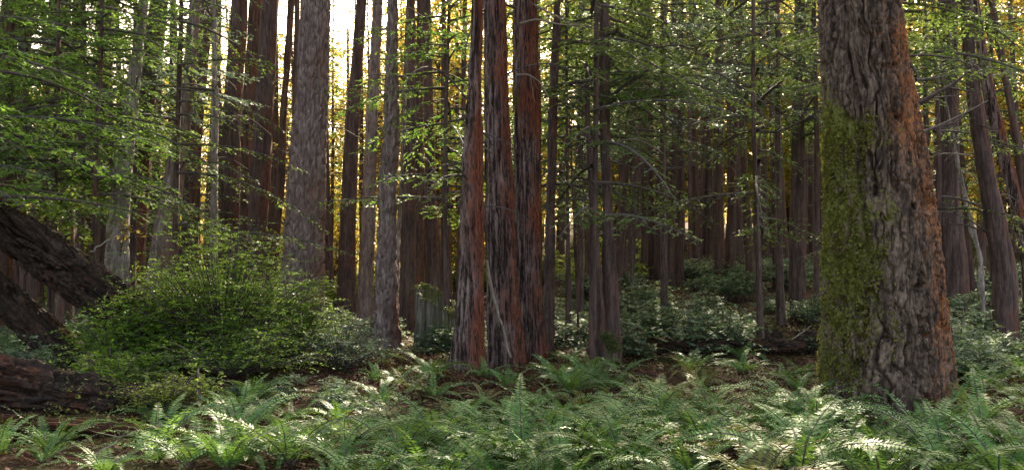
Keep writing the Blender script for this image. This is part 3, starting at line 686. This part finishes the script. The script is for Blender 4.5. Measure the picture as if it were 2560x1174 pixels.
# ------------------------------------------------------------------ stump, logs
def hollow_stump(name, px, Y, row_top, w0, w1, seed, label):
    x = PX(px, Y); bz = float(ground_z(x, Y)); ztop = P(px, row_top, Y)[2] - bz; r0 = w0 * Y / F / 2; r1 = w1 * Y / F / 2
    nth = 120; th = np.arange(nth) * 2 * math.pi / nth; zs = np.linspace(-.3, 1, 60)
    edge = ztop * (.80 + .20 * np.sin(th * 1.0 - 1.0) + .06 * noise(np.cos(th) * 5, np.sin(th) * 5, seed))
    TH, T = np.meshgrid(th, zs); Z = np.where(T < 0, T, T * edge[None, :])
    RR = r1 + (r0 - r1) * (1 - np.clip(T, 0, 1)) ** 1.5 + disp_cedar(TH, Z, r0, seed, 1.9)
    out = np.stack([np.cos(TH) * RR, np.sin(TH) * RR, Z], -1)
    inn = out[::-1].copy(); inn[..., :2] *= .78; inn = inn[:40]
    V = np.concatenate([out, inn], 0); n = len(V)
    ii = np.arange(n - 1)[:, None] * nth; jj = np.arange(nth)[None, :]; j2 = (jj + 1) % nth
    mb = MB(); mb.add(V.reshape(-1, 3), np.stack([ii + jj, ii + j2, ii + nth + j2, ii + nth + jj], -1).reshape(-1, 4))
    c = V[-1].mean(0); base = mb.n; mb.add(c[None]); last = (n - 1) * nth
    mb.t.append((np.stack([last + np.arange(nth), last + (np.arange(nth) + 1) % nth, np.full(nth, base)], 1), 0))
    root = thing('tree_stump', label, 'stump', (x, Y, bz))
    child('stump_wood', mb.mesh('stump_wood', [M['stump']]), root)
    rg = np.random.default_rng(seed); m2 = MB(); k = 60
    a = rg.uniform(0, 6.283, k); ed = np.interp(a, th, edge)
    C = np.stack([np.cos(a) * r1 * .92, np.sin(a) * r1 * .92, ed - .01], 1)
    leaf_cloud(m2, C, .09, 45, .03, rg, 0, .4, .9, .5)
    tag(child('moss', m2.mesh('moss', [M['sprig']], False), root), kind='stuff')
hollow_stump('tree_stump', 1092, 17, 716, 118, 108, 5, 'broad rotten stump streaked grey and green with moss, behind the leftmost red trunk')
hollow_stump('tree_stump', 1526, 14.2, 838, 34, 26, 8, 'small pale broken stump at the foot of the slender lone trunk')

def log_mesh(p0, p1, r0, r1, kind, seed, sag=.0, scale=1.0, nz=150, nth=110):
    p0, p1 = np.asarray(p0, float), np.asarray(p1, float); ax = p1 - p0; Ln = np.linalg.norm(ax); ax /= Ln
    a = norm(np.cross(ax, [0, 0, 1.0])); b = np.cross(a, ax)
    t = np.linspace(0, 1, nz); th = np.arange(nth) * 2 * math.pi / nth; TH, T = np.meshgrid(th, t)
    RR = r0 + (r1 - r0) * T; RR = RR * (1 + .10 * fbm(np.cos(TH) * 1.2, np.sin(TH) * 1.2, T * Ln * .8 + seed)) + DISP[kind](TH, T * Ln, (r0 + r1) / 2, seed, scale)
    V = np.stack([RR * np.cos(TH), RR * np.sin(TH), (T - .5) * Ln], -1)
    ii = np.arange(nz - 1)[:, None] * nth; jj = np.arange(nth)[None, :]; j2 = (jj + 1) % nth
    mb = MB(); mb.add(V.reshape(-1, 3), np.stack([ii + jj, ii + j2, ii + nth + j2, ii + nth + jj], -1).reshape(-1, 4))
    for e, fl in ((0, 1), (nz - 1, -1)):
        c = V[e].mean(0) + np.array([0, 0, .03 * fl]); bn = mb.n; mb.add(c[None]); q = e * nth
        tri = np.stack([q + np.arange(nth), q + (np.arange(nth) + 1) % nth, np.full(nth, bn)], 1); mb.t.append((tri[:, ::-1] if fl > 0 else tri, 1))
    return mb, (p0 + p1) / 2
def log(name, label, cat, p0, p1, r0, r1, kind, seed, mat=None, end='rot', moss=0, group=None, **kw):
    mb, mid = log_mesh(p0, p1, r0, r1, kind, seed, **kw)
    root = thing(name, label, cat, mid, group); child('trunk', mb.mesh('trunk', [M[mat or kind], M[end]]), root)
    quat = Vector(np.asarray(p1, float) - np.asarray(p0, float)).to_track_quat('Z', 'Y'); root.rotation_euler = quat.to_euler()
    if moss:
        rg = np.random.default_rng(seed); m2 = MB(); f = rg.uniform(.02, .98, moss); p0, p1 = np.asarray(p0), np.asarray(p1)
        C = p0 + (p1 - p0) * f[:, None] - mid; C[:, 2] += (r0 + (r1 - r0) * f) * rg.uniform(.80, 1.0, moss)
        C[:, :2] += rg.normal(0, r0 * .35, (moss, 2)); C[:, 2] -= np.hypot(*(rg.normal(0, r0 * .1, (2, moss))))
        C = C @ np.array(quat.to_matrix())
        leaf_cloud(m2, C, .10, 40, .03, rg, 0, .35, .8, .5); tag(child('moss', m2.mesh('moss', [M['sprig']], False), root), kind='stuff')
    return root
# the leaning log: upper edge (0,480)-(330,715), lower edge (0,610)-(170,780)
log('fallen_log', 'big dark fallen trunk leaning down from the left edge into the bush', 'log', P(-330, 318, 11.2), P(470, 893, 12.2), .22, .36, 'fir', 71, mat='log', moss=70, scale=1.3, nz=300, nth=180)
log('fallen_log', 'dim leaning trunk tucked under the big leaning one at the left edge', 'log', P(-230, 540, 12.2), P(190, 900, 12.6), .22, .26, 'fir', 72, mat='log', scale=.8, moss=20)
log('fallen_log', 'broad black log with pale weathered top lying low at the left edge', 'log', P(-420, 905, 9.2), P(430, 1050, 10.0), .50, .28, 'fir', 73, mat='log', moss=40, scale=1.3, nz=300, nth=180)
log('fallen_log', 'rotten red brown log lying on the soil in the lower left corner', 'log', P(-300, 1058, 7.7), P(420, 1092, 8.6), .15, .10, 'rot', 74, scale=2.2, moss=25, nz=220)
def gl(px, Y, up): x = PX(px, Y); return np.array([x, Y, float(ground_z(x, Y)) + up])
log('fallen_log', 'thin dark log lying across the leafy slope left of the massive fir', 'log', gl(1640, 16.0, .20), gl(2010, 15.5, .22), .15, .12, 'fir', 75, mat='log', nth=70, moss=12)
log('fallen_log', 'rough root mound log beside the thin dark log, close to the massive fir', 'log', gl(1900, 16.8, .12), gl(2150, 16.2, .16), .26, .22, 'fir', 76, mat='log', scale=1.3, nth=80)
log('fallen_log', 'mossy fallen trunk lying on the ground right of the massive fir', 'log', gl(2270, 24, .25), gl(2640, 27, .35), .22, .18, 'fir', 77, mat='log', nth=70, moss=25)
log('fallen_log', 'dark fallen trunk nearer than the mossy one right of the massive fir', 'log', gl(2300, 19.5, .15), gl(2640, 18.5, .2), .17, .19, 'fir', 78, mat='log', nth=70)
def stick(label, pts, Y, r, mat, seed, dY=0.0, group='fallen sticks'):
    W = np.array([P(a, b, Y + dY * i) for i, (a, b) in enumerate(pts)]); t = np.linspace(0, 1, len(W)); tt = np.linspace(0, 1, 14)
    S = np.stack([np.interp(tt, t, W[:, q]) for q in range(3)], 1); rg = np.random.default_rng(seed); S[1:-1] += rg.normal(0, .008, S[1:-1].shape)
    mid = S.mean(0); mb = MB(); mb.tube(S - mid, r * (1 - .6 * tt), 6)
    for k in range(3):
        i = int(rg.integers(3, 12)); d = norm(norm(S[i] - S[i - 1]) + rg.normal(0, .5, 3)); s = np.linspace(0, 1, 4)[:, None]
        mb.tube(S[i] - mid + d * rg.uniform(.1, .3) * s, np.linspace(r * .4, .002, 4), 4)
    tag(link('fallen_branch', mb.mesh('fallen_branch', [M[mat]]), None, tuple(mid)), label, 'stick', group)
stick('thin pale stick slanting over the soil below the rotten red log', [(236, 1138), (290, 1105), (345, 1070)], 7.4, .012, 'twigpale', 1)
stick('reddish bent stick lying right of the massive fir', [(2420, 782), (2460, 768), (2500, 742)], 18.6, .03, 'rot', 2)
stick('tiny pale twig standing out beside the right flank of the massive fir', [(2352, 852), (2398, 820)], 11.5, .009, 'twigpale', 3)
stick('pale crossed twig on the root mound beside the massive fir', [(1930, 880), (1990, 840), (2030, 812)], 16.4, .014, 'twigpale', 4)
stick('thin pale twig leaning on the big leaning log', [(225, 628), (270, 600), (300, 585)], 11.0, .012, 'twigpale', 6)
stick('pale curved root strip leaning against the middle red trunk', [(1215, 650), (1232, 740), (1258, 820), (1276, 892)], 13.2, .035, 'twigpale', 7)
stick('mossy root creeping out from the leftmost red trunk', [(1205, 935), (1235, 965), (1262, 985), (1300, 1000)], 12.4, .04, 'stump', 8)
stick('thin brown stick stuck upright among the dark plants left of the ferns', [(500, 1010), (499, 960), (497, 920)], 9.0, .018, 'twigpale', 9)
stick('brown stick lying between two ferns beneath the bush', [(560, 1062), (620, 1030), (690, 1008)], 8.6, .012, 'twigpale', 10)

# ------------------------------------------------------------------ bushes
def bush_mesh(nst, Rr, H, leafm, ls, per, seed, base=.1, wid=.5):
    rg = np.random.default_rng(seed); mb = MB()
    for k in range(nst):
        a = rg.uniform(0, 6.283); rr = Rr * math.sqrt(rg.uniform(0.01, 1)); h = H * (1 - .5 * (rr / Rr) ** 2) * rg.choice([.55, .75, .9, 1.0, 1.18]) * rg.uniform(.9, 1.05)
        t = np.linspace(0, 1, 8)[:, None]; b0 = np.array([math.cos(a), math.sin(a), 0]) * rr * base
        e = np.array([math.cos(a) * rr, math.sin(a) * rr, h]); mid = b0 * .5 + e * .5 + np.array([0, 0, h * .22])
        pts = (1 - t) ** 2 * b0 + 2 * t * (1 - t) * mid + t * t * e
        mb.tube(pts, np.linspace(.012, .003, 8), 4, 0)
        for q in range(9):
            f = rg.uniform(.42, 1); o = np.array([np.interp(f, t[:, 0], pts[:, c]) for c in range(3)])
            az = rg.uniform(0, 6.283); L = rg.uniform(.18, .48); d = np.array([math.cos(az), math.sin(az), rg.normal(.05, .18)])
            mb.kites(o[None], norm(d)[None], norm(np.cross(d, [0, 0, 1.0]))[None], L, .008, 0, .15)
            n = per; s = rg.uniform(.1, 1.05, n); B = o + d * (L * s)[:, None]; B[:, 2] -= .12 * L * s * s
            sd = rg.choice([-1., 1.], n); pd = np.array([-d[1], d[0], 0]); D = norm(d * rg.uniform(.2, .9, n)[:, None] + pd * sd[:, None] * rg.uniform(.5, 1, n)[:, None] + np.array([0, 0, 1]) * rg.normal(-.05, .25, n)[:, None])
            S = norm(np.cross(D, np.array([0, 0, 1.0]) + rg.normal(0, .35, (n, 3)))); l = ls * rg.uniform(.6, 1.25, n)
            mb.kites(B, D, S, l, l * wid, 1)
    return mb, leafm
def make_bush(name, label, cat, px, Y, nst, Rr, H, leafm, ls, per, seed, group=None, wid=.5, dz=0):
    mb, lm = bush_mesh(nst, Rr, H, leafm, ls, per, seed, wid=wid); x = PX(px, Y)
    o = link(name, mb.mesh(name, [M['twig'], M[lm]], False), None, (x, Y, float(ground_z(x, Y)) + dz)); tag(o, label, cat, group); return o
B = make_bush
B('leafy_bush', 'large bright green bush of tiny leaves in front of the scaly grey trunk', 'bush', 560, 12.4, 215, 1.6, 1.75, 'bush', .042, 21, 401)
B('leafy_bush', 'lower green bush filling the gap between the big leaning log and the large bright bush', 'bush', 330, 11.6, 90, .9, .95, 'bush', .042, 18, 402)
B('leafy_bush', 'right hand shoulder of green leaves beside the large bright bush', 'bush', 740, 12.9, 60, .7, 1.1, 'bush', .042, 18, 403)
B('leafy_shrub', 'dark dense undershrub below the large bright bush', 'shrub', 590, 11.2, 75, 1.2, .7, 'bush', .04, 15, 404)
B('leafy_shrub', 'dark undershrub between the large bush and the silvery trunk', 'shrub', 850, 12.2, 40, .7, .6, 'salal', .04, 15, 405)
B('leafy_shrub', 'low greenish shrub sprawling over the end of the broad black log', 'shrub', 290, 10.4, 55, .75, .55, 'bush', .04, 15, 406)
B('leafy_shrub', 'small shrub with yellow green tips below the dark undershrub', 'shrub', 430, 9.7, 40, .5, .42, 'lime', .035, 12, 407)
B('leafy_shrub', 'small pale shrub behind the broad black log at the left edge', 'shrub', 40, 10.9, 45, .6, .55, 'salal', .045, 14, 408)
# small maple shoot with flat bright leaves (above the leaning log) and a sprout near the ferns
def maple_shoot(label, pts, Y, ncl, nleaf, ls, seed, leafm='lime', spread=.30, group=None):
    rg = np.random.default_rng(seed); W = np.array([P(a, b, Y) for a, b in pts]); base = W[0].copy(); base[2] = float(ground_z(base[0], base[1])) if False else base[2]
    root = thing('maple_sapling', label, 'sapling', base); mb = MB(); t = np.linspace(0, 1, len(W)); tt = np.linspace(0, 1, 12)
    S = np.stack([np.interp(tt, t, W[:, q]) for q in range(3)], 1) - base; mb.tube(S, .014 * (1 - .7 * tt) + .003, 5)
    child('stem', mb.mesh('stem', [M['twig']]), root); m2 = MB()
    C = S[rg.integers(5, 12, ncl)] + rg.normal(0, 1, (ncl, 3)) * np.array([spread, spread, .07])
    for c in C:
        for q in range(nleaf):
            o = c + rg.normal(0, .05, 3); az = rg.uniform(0, 6.283); n_ = norm(np.array([rg.normal(0, .3), rg.normal(0, .3) - .25, 1.0])); u = norm(np.cross(n_, [math.cos(az), math.sin(az), 0])); v = np.cross(n_, u)
            ang = np.linspace(0, 2 * math.pi, 14, endpoint=False); rad = ls * np.where(np.arange(14) % 2 == 0, .5, .28) * (1 - .25 * np.cos(ang))
            V = o + rad[:, None] * (np.cos(ang)[:, None] * u + np.sin(ang)[:, None] * v) + n_ * (.1 * ls * np.cos(2 * ang))[:, None]
            V = np.concatenate([V, o[None]]); m2.add(V, T=np.stack([np.arange(14), (np.arange(14) + 1) % 14, np.full(14, 14)], 1))
    child('leaves', m2.mesh('leaves', [M[leafm]], False), root)
maple_shoot('lime green flat leaved maple branch glowing above the big leaning log', [(60, 690), (110, 600), (150, 520), (205, 500)], 11.9, 40, 7, .11, 1, spread=.32)
maple_shoot('little maple sprout with bright leaf tuft on an upright brown stem', [(500, 1005), (498, 960), (492, 925)], 8.9, 8, 5, .07, 2, spread=.10)
maple_shoot('small yellowish sprout hanging over the left bush', [(300, 640), (310, 590), (318, 570)], 13.5, 8, 5, .07, 3, 'gold', .14)

# ------------------------------------------------------------------ shrubs on the slope and behind
SHR = []
for k in range(5):
    mb, lm = bush_mesh(26, .62, .62, 'salal', .085, 9, 420 + k, base=.5, wid=.55); SHR.append(mb.mesh('leafy_shrub', [M['twig'], M['salal']], False))
USH = []
for k in range(3):
    mb, lm = bush_mesh(40, 1.3, 1.6, 'lime', .13, 10, 430 + k, base=.3, wid=.55); USH.append(mb.mesh('leafy_shrub', [M['twig'], M['lime']], False))
def scatter(meshes, name, cat, zone, n, smin, smax, label, group, seed, mind=.3, avoid=None):
    (x0, x1), (y0, y1) = zone; rg = np.random.default_rng(seed); pts = []; tries = 0
    while len(pts) < n and tries < n * 40:
        tries += 1; px = rg.uniform(x0, x1); Y = math.sqrt(rg.uniform(y0 * y0, y1 * y1)); x = PX(px, Y)
        if any((x - a) ** 2 + (Y - b) ** 2 < mind * mind for a, b in pts): continue
        if avoid is not None and avoid(px, Y): continue
        pts.append((x, Y))
        o = link(name, meshes[int(rg.integers(0, len(meshes)))], None, (x, Y, float(ground_z(x, Y)) - .03), rg.uniform(0, 6.283))
        s = rg.uniform(smin, smax); o.scale = (s, s, s * rg.uniform(.8, 1.15)); tag(o, label, cat, group)
scatter(SHR, 'leafy_shrub', 'shrub', ((1400, 2060), (15.5, 31)), 52, .45, 1.35, 'low glossy grey green shrub covering the slope behind the ferns', 'shrubs on the leafy slope', 1, .5)
scatter(SHR, 'leafy_shrub', 'shrub', ((2350, 2700), (12.5, 26)), 26, .8, 1.2, 'low glossy shrub on the ground right of the massive fir', 'shrubs right of the massive fir', 2, .5)
scatter(SHR, 'leafy_shrub', 'shrub', ((-60, 900), (13.5, 24)), 26, .8, 1.3, 'shrub in the shade behind the large bright bush', 'shrubs behind the bright bush', 3, .6)
scatter(SHR, 'leafy_shrub', 'shrub', ((860, 1400), (14.5, 26)), 22, .6, 1.0, 'low shrub around the mossy stump and the red trunks', 'shrubs round the mossy stump', 4, .6)
scatter(SHR, 'leafy_shrub', 'shrub', ((560, 960), (9.4, 11.0)), 9, .22, .4, 'little low shrub in the dark soil between the bush and the fern bed', 'little shrubs in the dark soil', 15, .4)
scatter(USH, 'leafy_shrub', 'shrub', ((-300, 900), (26, 48)), 24, .9, 1.5, 'sunlit lime undergrowth shrub far behind the bright bush', 'sunlit shrubs behind the bush', 5, 1.5)
scatter(USH, 'leafy_shrub', 'shrub', ((900, 1600), (28, 50)), 18, .8, 1.3, 'sunlit undergrowth shrub far behind the red trunks', 'sunlit shrubs behind the red trunks', 6, 1.5)

# ------------------------------------------------------------------ ferns
def frond(mb, yaw, L, rise, arch, rg, m=0, W=.105, mt=1):
    t = np.linspace(0, 1, 14); a0 = rise; bend = arch
    ang = a0 - bend * t ** 1.2; ds = L / 13
    x = np.concatenate([[0], np.cumsum(np.cos(ang[:-1]) * ds)]); z = np.concatenate([[0], np.cumsum(np.sin(ang[:-1]) * ds)])
    pts = np.stack([x, .05 * L * np.sin(t * 2 + rg.uniform(0, 6)), z], 1)
    mb.tube(rotz(pts, yaw), .006 * (1 - .8 * t) + .0012, 3, mt)
    n = 34; ti = np.linspace(.12, .995, n); roll = rg.normal(0, .25)
    for sd in (-1., 1.):
        B = np.stack([np.interp(ti, t, pts[:, q]) for q in range(3)], 1); av = np.interp(ti, t, ang)
        T = np.stack([np.cos(av), np.zeros(n), np.sin(av)], 1); Nn = np.stack([-np.sin(av), np.zeros(n), np.cos(av)], 1)
        Sd = np.array([0, sd, 0]) * math.cos(roll) + Nn * (math.sin(roll) * sd)
        prof = np.minimum(1, (ti - .05) * 5) * (1 - ti) ** .55 * 1.15
        l = W * np.clip(prof, .10, 1) * rg.uniform(.85, 1.1, n)
        D = norm(Sd + T * rg.normal(.28, .06, n)[:, None] + Nn * rg.normal(.02, .16, n)[:, None])
        Wd = norm(np.cross(np.cross(D, T), D) + 1e-6) if False else norm(T - D * np.sum(T * D, 1)[:, None])
        mb.kites(rotz(B, yaw), rotz(D, yaw), rotz(Wd, yaw), l, L * .88 / n * rg.uniform(.75, 1.0, n), m, .32)
FERN = []
def fern_fronds(seed, n, L, leafm):
    rg = np.random.default_rng(seed); out = []
    for k in range(n):
        mb = MB(); frond(mb, 6.283 * k / n + rg.normal(0, .2), L * rg.uniform(.7, 1.12), rg.uniform(.75, 1.25), rg.uniform(1.0, 1.9), rg)
        out.append((mb, leafm))
    return out
def fern_merged(seed, n, L, leafm):
    mb = MB(); rg = np.random.default_rng(seed)
    for k in range(n): frond(mb, 6.283 * k / n + rg.normal(0, .2), L * rg.uniform(.7, 1.12), rg.uniform(.75, 1.25), rg.uniform(1.0, 1.9), rg)
    return mb.mesh('sword_fern', [M[leafm], M['twig']], False)
def near_fern(key, seed, n, L, leafm, nd=0):
    root = thing('sword_fern', 'x', 'fern', (0, -100, -30))
    for mb, lm in fern_fronds(seed, n, L, leafm): child('frond', mb.mesh('frond', [M[lm], M['twig']], False), root)
    rg = np.random.default_rng(seed + 5)
    for k in range(nd):
        mb = MB(); frond(mb, rg.uniform(0, 6.283), L * .9, rg.uniform(.3, .6), rg.uniform(.9, 1.5), rg, 0, .06)
        tag(child('frond', mb.mesh('frond', [M['dead'], M['twig']], False), root), 'withered brown frond')
    protos[key] = root
for k in range(5): near_fern(f'fern{k}', 500 + k, 12 + k % 3, .92 + .07 * (k % 3), 'fern', nd=(0, 2, 1, 0, 2)[k])
near_fern('fernY', 510, 12, .78, 'fern_yellow', 1)
near_fern('fernD', 511, 5, .8, 'dead', 0)
FARF = [fern_merged(520 + k, 13, .85, 'fern') for k in range(4)] + [fern_merged(526, 12, .8, 'fern_yellow')]
def put_fern(key, px, Y, s, rz, label, group=None, tilt=0):
    x = PX(px, Y); return copy_thing(protos[key], (x, Y, float(ground_z(x, Y)) - .02), rz, s, label, group)
taken = []
def special(key, px, Y, s, rz, label):
    taken.append((PX(px, Y), Y)); put_fern(key, px, Y, s, rz, label, 'sword ferns')
special('fern0', 620, 9.6, .75, 1.0, 'lone fern arching in the dark soil below the large bush')
special('fern3', 395, 9.3, .6, 2.0, 'small fern under the low shrub at the end of the broad black log')
special('fern1', 10, 7.6, .55, .6, 'small fern cut by the lower left corner')
special('fern2', 1000, 11.4, .5, 3.0, 'small pale fern in the dark between the silvery and leftmost red trunk')
special('fernD', 1150, 8.6, .9, 1.2, 'withered brown fern lying in the bed below the leftmost red trunk')
special('fernD', 1560, 9.7, .9, 2.9, 'withered reddish fern behind the tall yellow green one')
special('fernD', 2450, 7.6, .8, .5, 'withered brown fern right of the massive fir foot')
special('fern4', 1480, 12.6, .95, .2, 'round bluish fern below the slender lone trunk')
special('fern0', 1420, 11.0, .8, 5.0, 'fern with one long arching frond right of the red trunks')
special('fernY', 1660, 10.4, 1.1, 1.0, 'tall yellow green fern in the middle of the fern bed')
special('fern3', 1850, 15.4, .8, 2.6, 'pale drooping fern in front of the thin dark log')
special('fern1', 2310, 8.2, .95, 1.5, 'bright pale fern at the foot of the massive fir')
special('fernY', 1780, 7.4, .9, 3.0, 'yellowish fern at the bottom edge left of the massive fir')
special('fern2', 1980, 9.2, .85, 2.2, 'fern with straight bluish frond leaning at the left foot of the massive fir')
def near_bed(zone, n, keys, smin, smax, label, group, seed, mind):
    (x0, x1), (y0, y1) = zone; rg = np.random.default_rng(seed); c = 0; tries = 0
    while c < n and tries < n * 60:
        tries += 1; px = rg.uniform(x0, x1); Y = math.sqrt(rg.uniform(y0 * y0, y1 * y1)); x = PX(px, Y)
        if any((x - a) ** 2 + (Y - b) ** 2 < mind * mind for a, b in taken): continue
        if math.hypot(x - PX(2213, 9.5), Y - 9.5) < 1.0 or math.hypot(x - PX(1250, 13.4), Y - 13.4) < 1.4: continue
        taken.append((x, Y)); c += 1
        put_fern(keys[int(rg.integers(0, len(keys)))], px, Y, rg.uniform(smin, smax), rg.uniform(0, 6.28), label, group)
G = ['fern0', 'fern1', 'fern2', 'fern3', 'fern4']
near_bed(((330, 860), (6.7, 8.1)), 11, G, .5, .95, 'pale green fern at the bottom edge beneath the large bush', 'ferns below the bush', 1, .36)
near_bed(((860, 1420), (6.5, 9.0)), 24, G, .55, 1.1, 'pale green fern in the dense bed below the red trunks', 'ferns below the red trunks', 2, .36)
near_bed(((1420, 2060), (6.5, 9.3)), 26, G + ['fernY'], .55, 1.15, 'fern in the bed between the red trunks and the massive fir', 'ferns left of the massive fir', 3, .38)
near_bed(((2060, 2650), (6.5, 8.3)), 15, G, .6, 1.0, 'pale fern along the bottom edge in front of the massive fir', 'ferns before the massive fir', 4, .36)
near_bed(((-60, 320), (6.7, 8.3)), 6, G, .35, .65, 'small fern in the lower left corner by the rotten red log', 'ferns in the lower left corner', 7, .4)
near_bed(((560, 900), (8.6, 10.4)), 7, G, .4, .7, 'fern on the dark soil right below the large bush', 'ferns on the dark soil', 5, .5)
near_bed(((900, 1480), (9.3, 12.2)), 15, G + ['fernY'], .4, .8, 'single fern on the litter just below the red trunks', 'ferns on the litter', 6, .5)
scatter(FARF, 'sword_fern', 'fern', ((1380, 2060), (10, 15)), 17, .5, 1.0, 'fern in the shaded belt between the fern bed and the leafy slope', 'ferns below the leafy slope', 11, .55)
scatter(FARF, 'sword_fern', 'fern', ((2380, 2700), (9, 15)), 16, .6, 1.1, 'dim fern in the shade right of the massive fir', 'ferns right of the massive fir', 12, .5)
scatter(FARF, 'sword_fern', 'fern', ((860, 1130), (11, 17)), 10, .45, .7, 'small dim fern around the silvery trunk and the stump', 'ferns near the silvery trunk', 13, .5)
scatter(FARF, 'sword_fern', 'fern', ((-60, 620), (12, 18)), 12, .7, 1.0, 'fern half hidden behind the leaning log and the bush', 'ferns behind the leaning log', 14, .6)

# ------------------------------------------------------------------ ground cover nobody could count
def cover(name, n, zone, ls, leafm, seed, lift=.02, tilt=.35, wid=.55, thresh=None):
    (x0, x1), (y0, y1) = zone; rg = np.random.default_rng(seed)
    Y = np.sqrt(rg.uniform(y0 * y0, y1 * y1, n)); x = (rg.uniform(x0, x1, n) - CX) / F * Y
    if thresh is not None:
        k = fbm(x * .8 + seed, Y * .8) > thresh; x, Y = x[k], Y[k]
    n = len(x); b = np.stack([x, Y, ground_z(x, Y) + rg.uniform(0, 1, n) ** 2 * lift * 2 + .005], 1)
    d = rg.normal(0, 1, (n, 3)); d[:, 2] = rg.normal(0, tilt, n); d = norm(d)
    s = norm(np.cross(d, np.array([0, 0, 1.0]) + rg.normal(0, tilt, (n, 3)))); l = ls * rg.uniform(.5, 1.5, n)
    mb = MB(); mb.kites(b, d, s, l, l * wid, 0); o = link(name, mb.mesh(name, [M[leafm]], False)); tag(o, kind='stuff'); return o
tag(cover('fallen_leaves', 60000, ((-150, 2750), (6, 20)), .05, 'litter', 1), 'brown leaves and bits of bark strewn over the forest soil')
tag(cover('bark_debris', 16000, ((880, 1480), (10.5, 15)), .07, 'litter', 5, .05, .5, .3), 'bark flakes and duff heaped round the red trunks')
tag(cover('fallen_twigs', 12000, ((-150, 2750), (6, 18)), .22, 'litter', 2, .03, .12, .05), 'thin brown twigs strewn over the forest soil')
tag(cover('ground_leaves', 70000, ((-150, 2750), (7, 34)), .055, 'sprig', 3, .09, .6, .55, -.05), 'low green ground cover between the plants')

# ------------------------------------------------------------------ far wood that reads as one mass
rg = np.random.default_rng(77); mb = MB(); C = []; rad = []
for k in range(330):
    Y = rg.uniform(66, 112); px = rg.uniform(-500, 3100); x = PX(px, Y); z0 = float(ground_z(x, Y)); h = rg.uniform(11, 18) if px < 500 else rg.uniform(7, 11)
    mb.tube(np.array([[x, Y, z0 - 1], [x, Y, z0 + h * .5], [x + .3, Y, z0 + h]]), [.25, .2, .05], 6, 0)
    for q in range(17):
        f = rg.uniform(.02, 1); C.append([x + rg.normal(0, 1.6), Y + rg.normal(0, 1.6), z0 + h * f]); rad.append(rg.uniform(.6, 1.5))
leaf_cloud(mb, np.array(C), np.array(rad), 26, .38, rg, 1, .6, .8, .6)
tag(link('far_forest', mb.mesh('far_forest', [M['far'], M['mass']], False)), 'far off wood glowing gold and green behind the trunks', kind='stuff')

# the source copies have served their purpose
for r in protos.values():
    for c in KIDS.get(r.name, []): bpy.data.objects.remove(c)
    bpy.data.objects.remove(r)
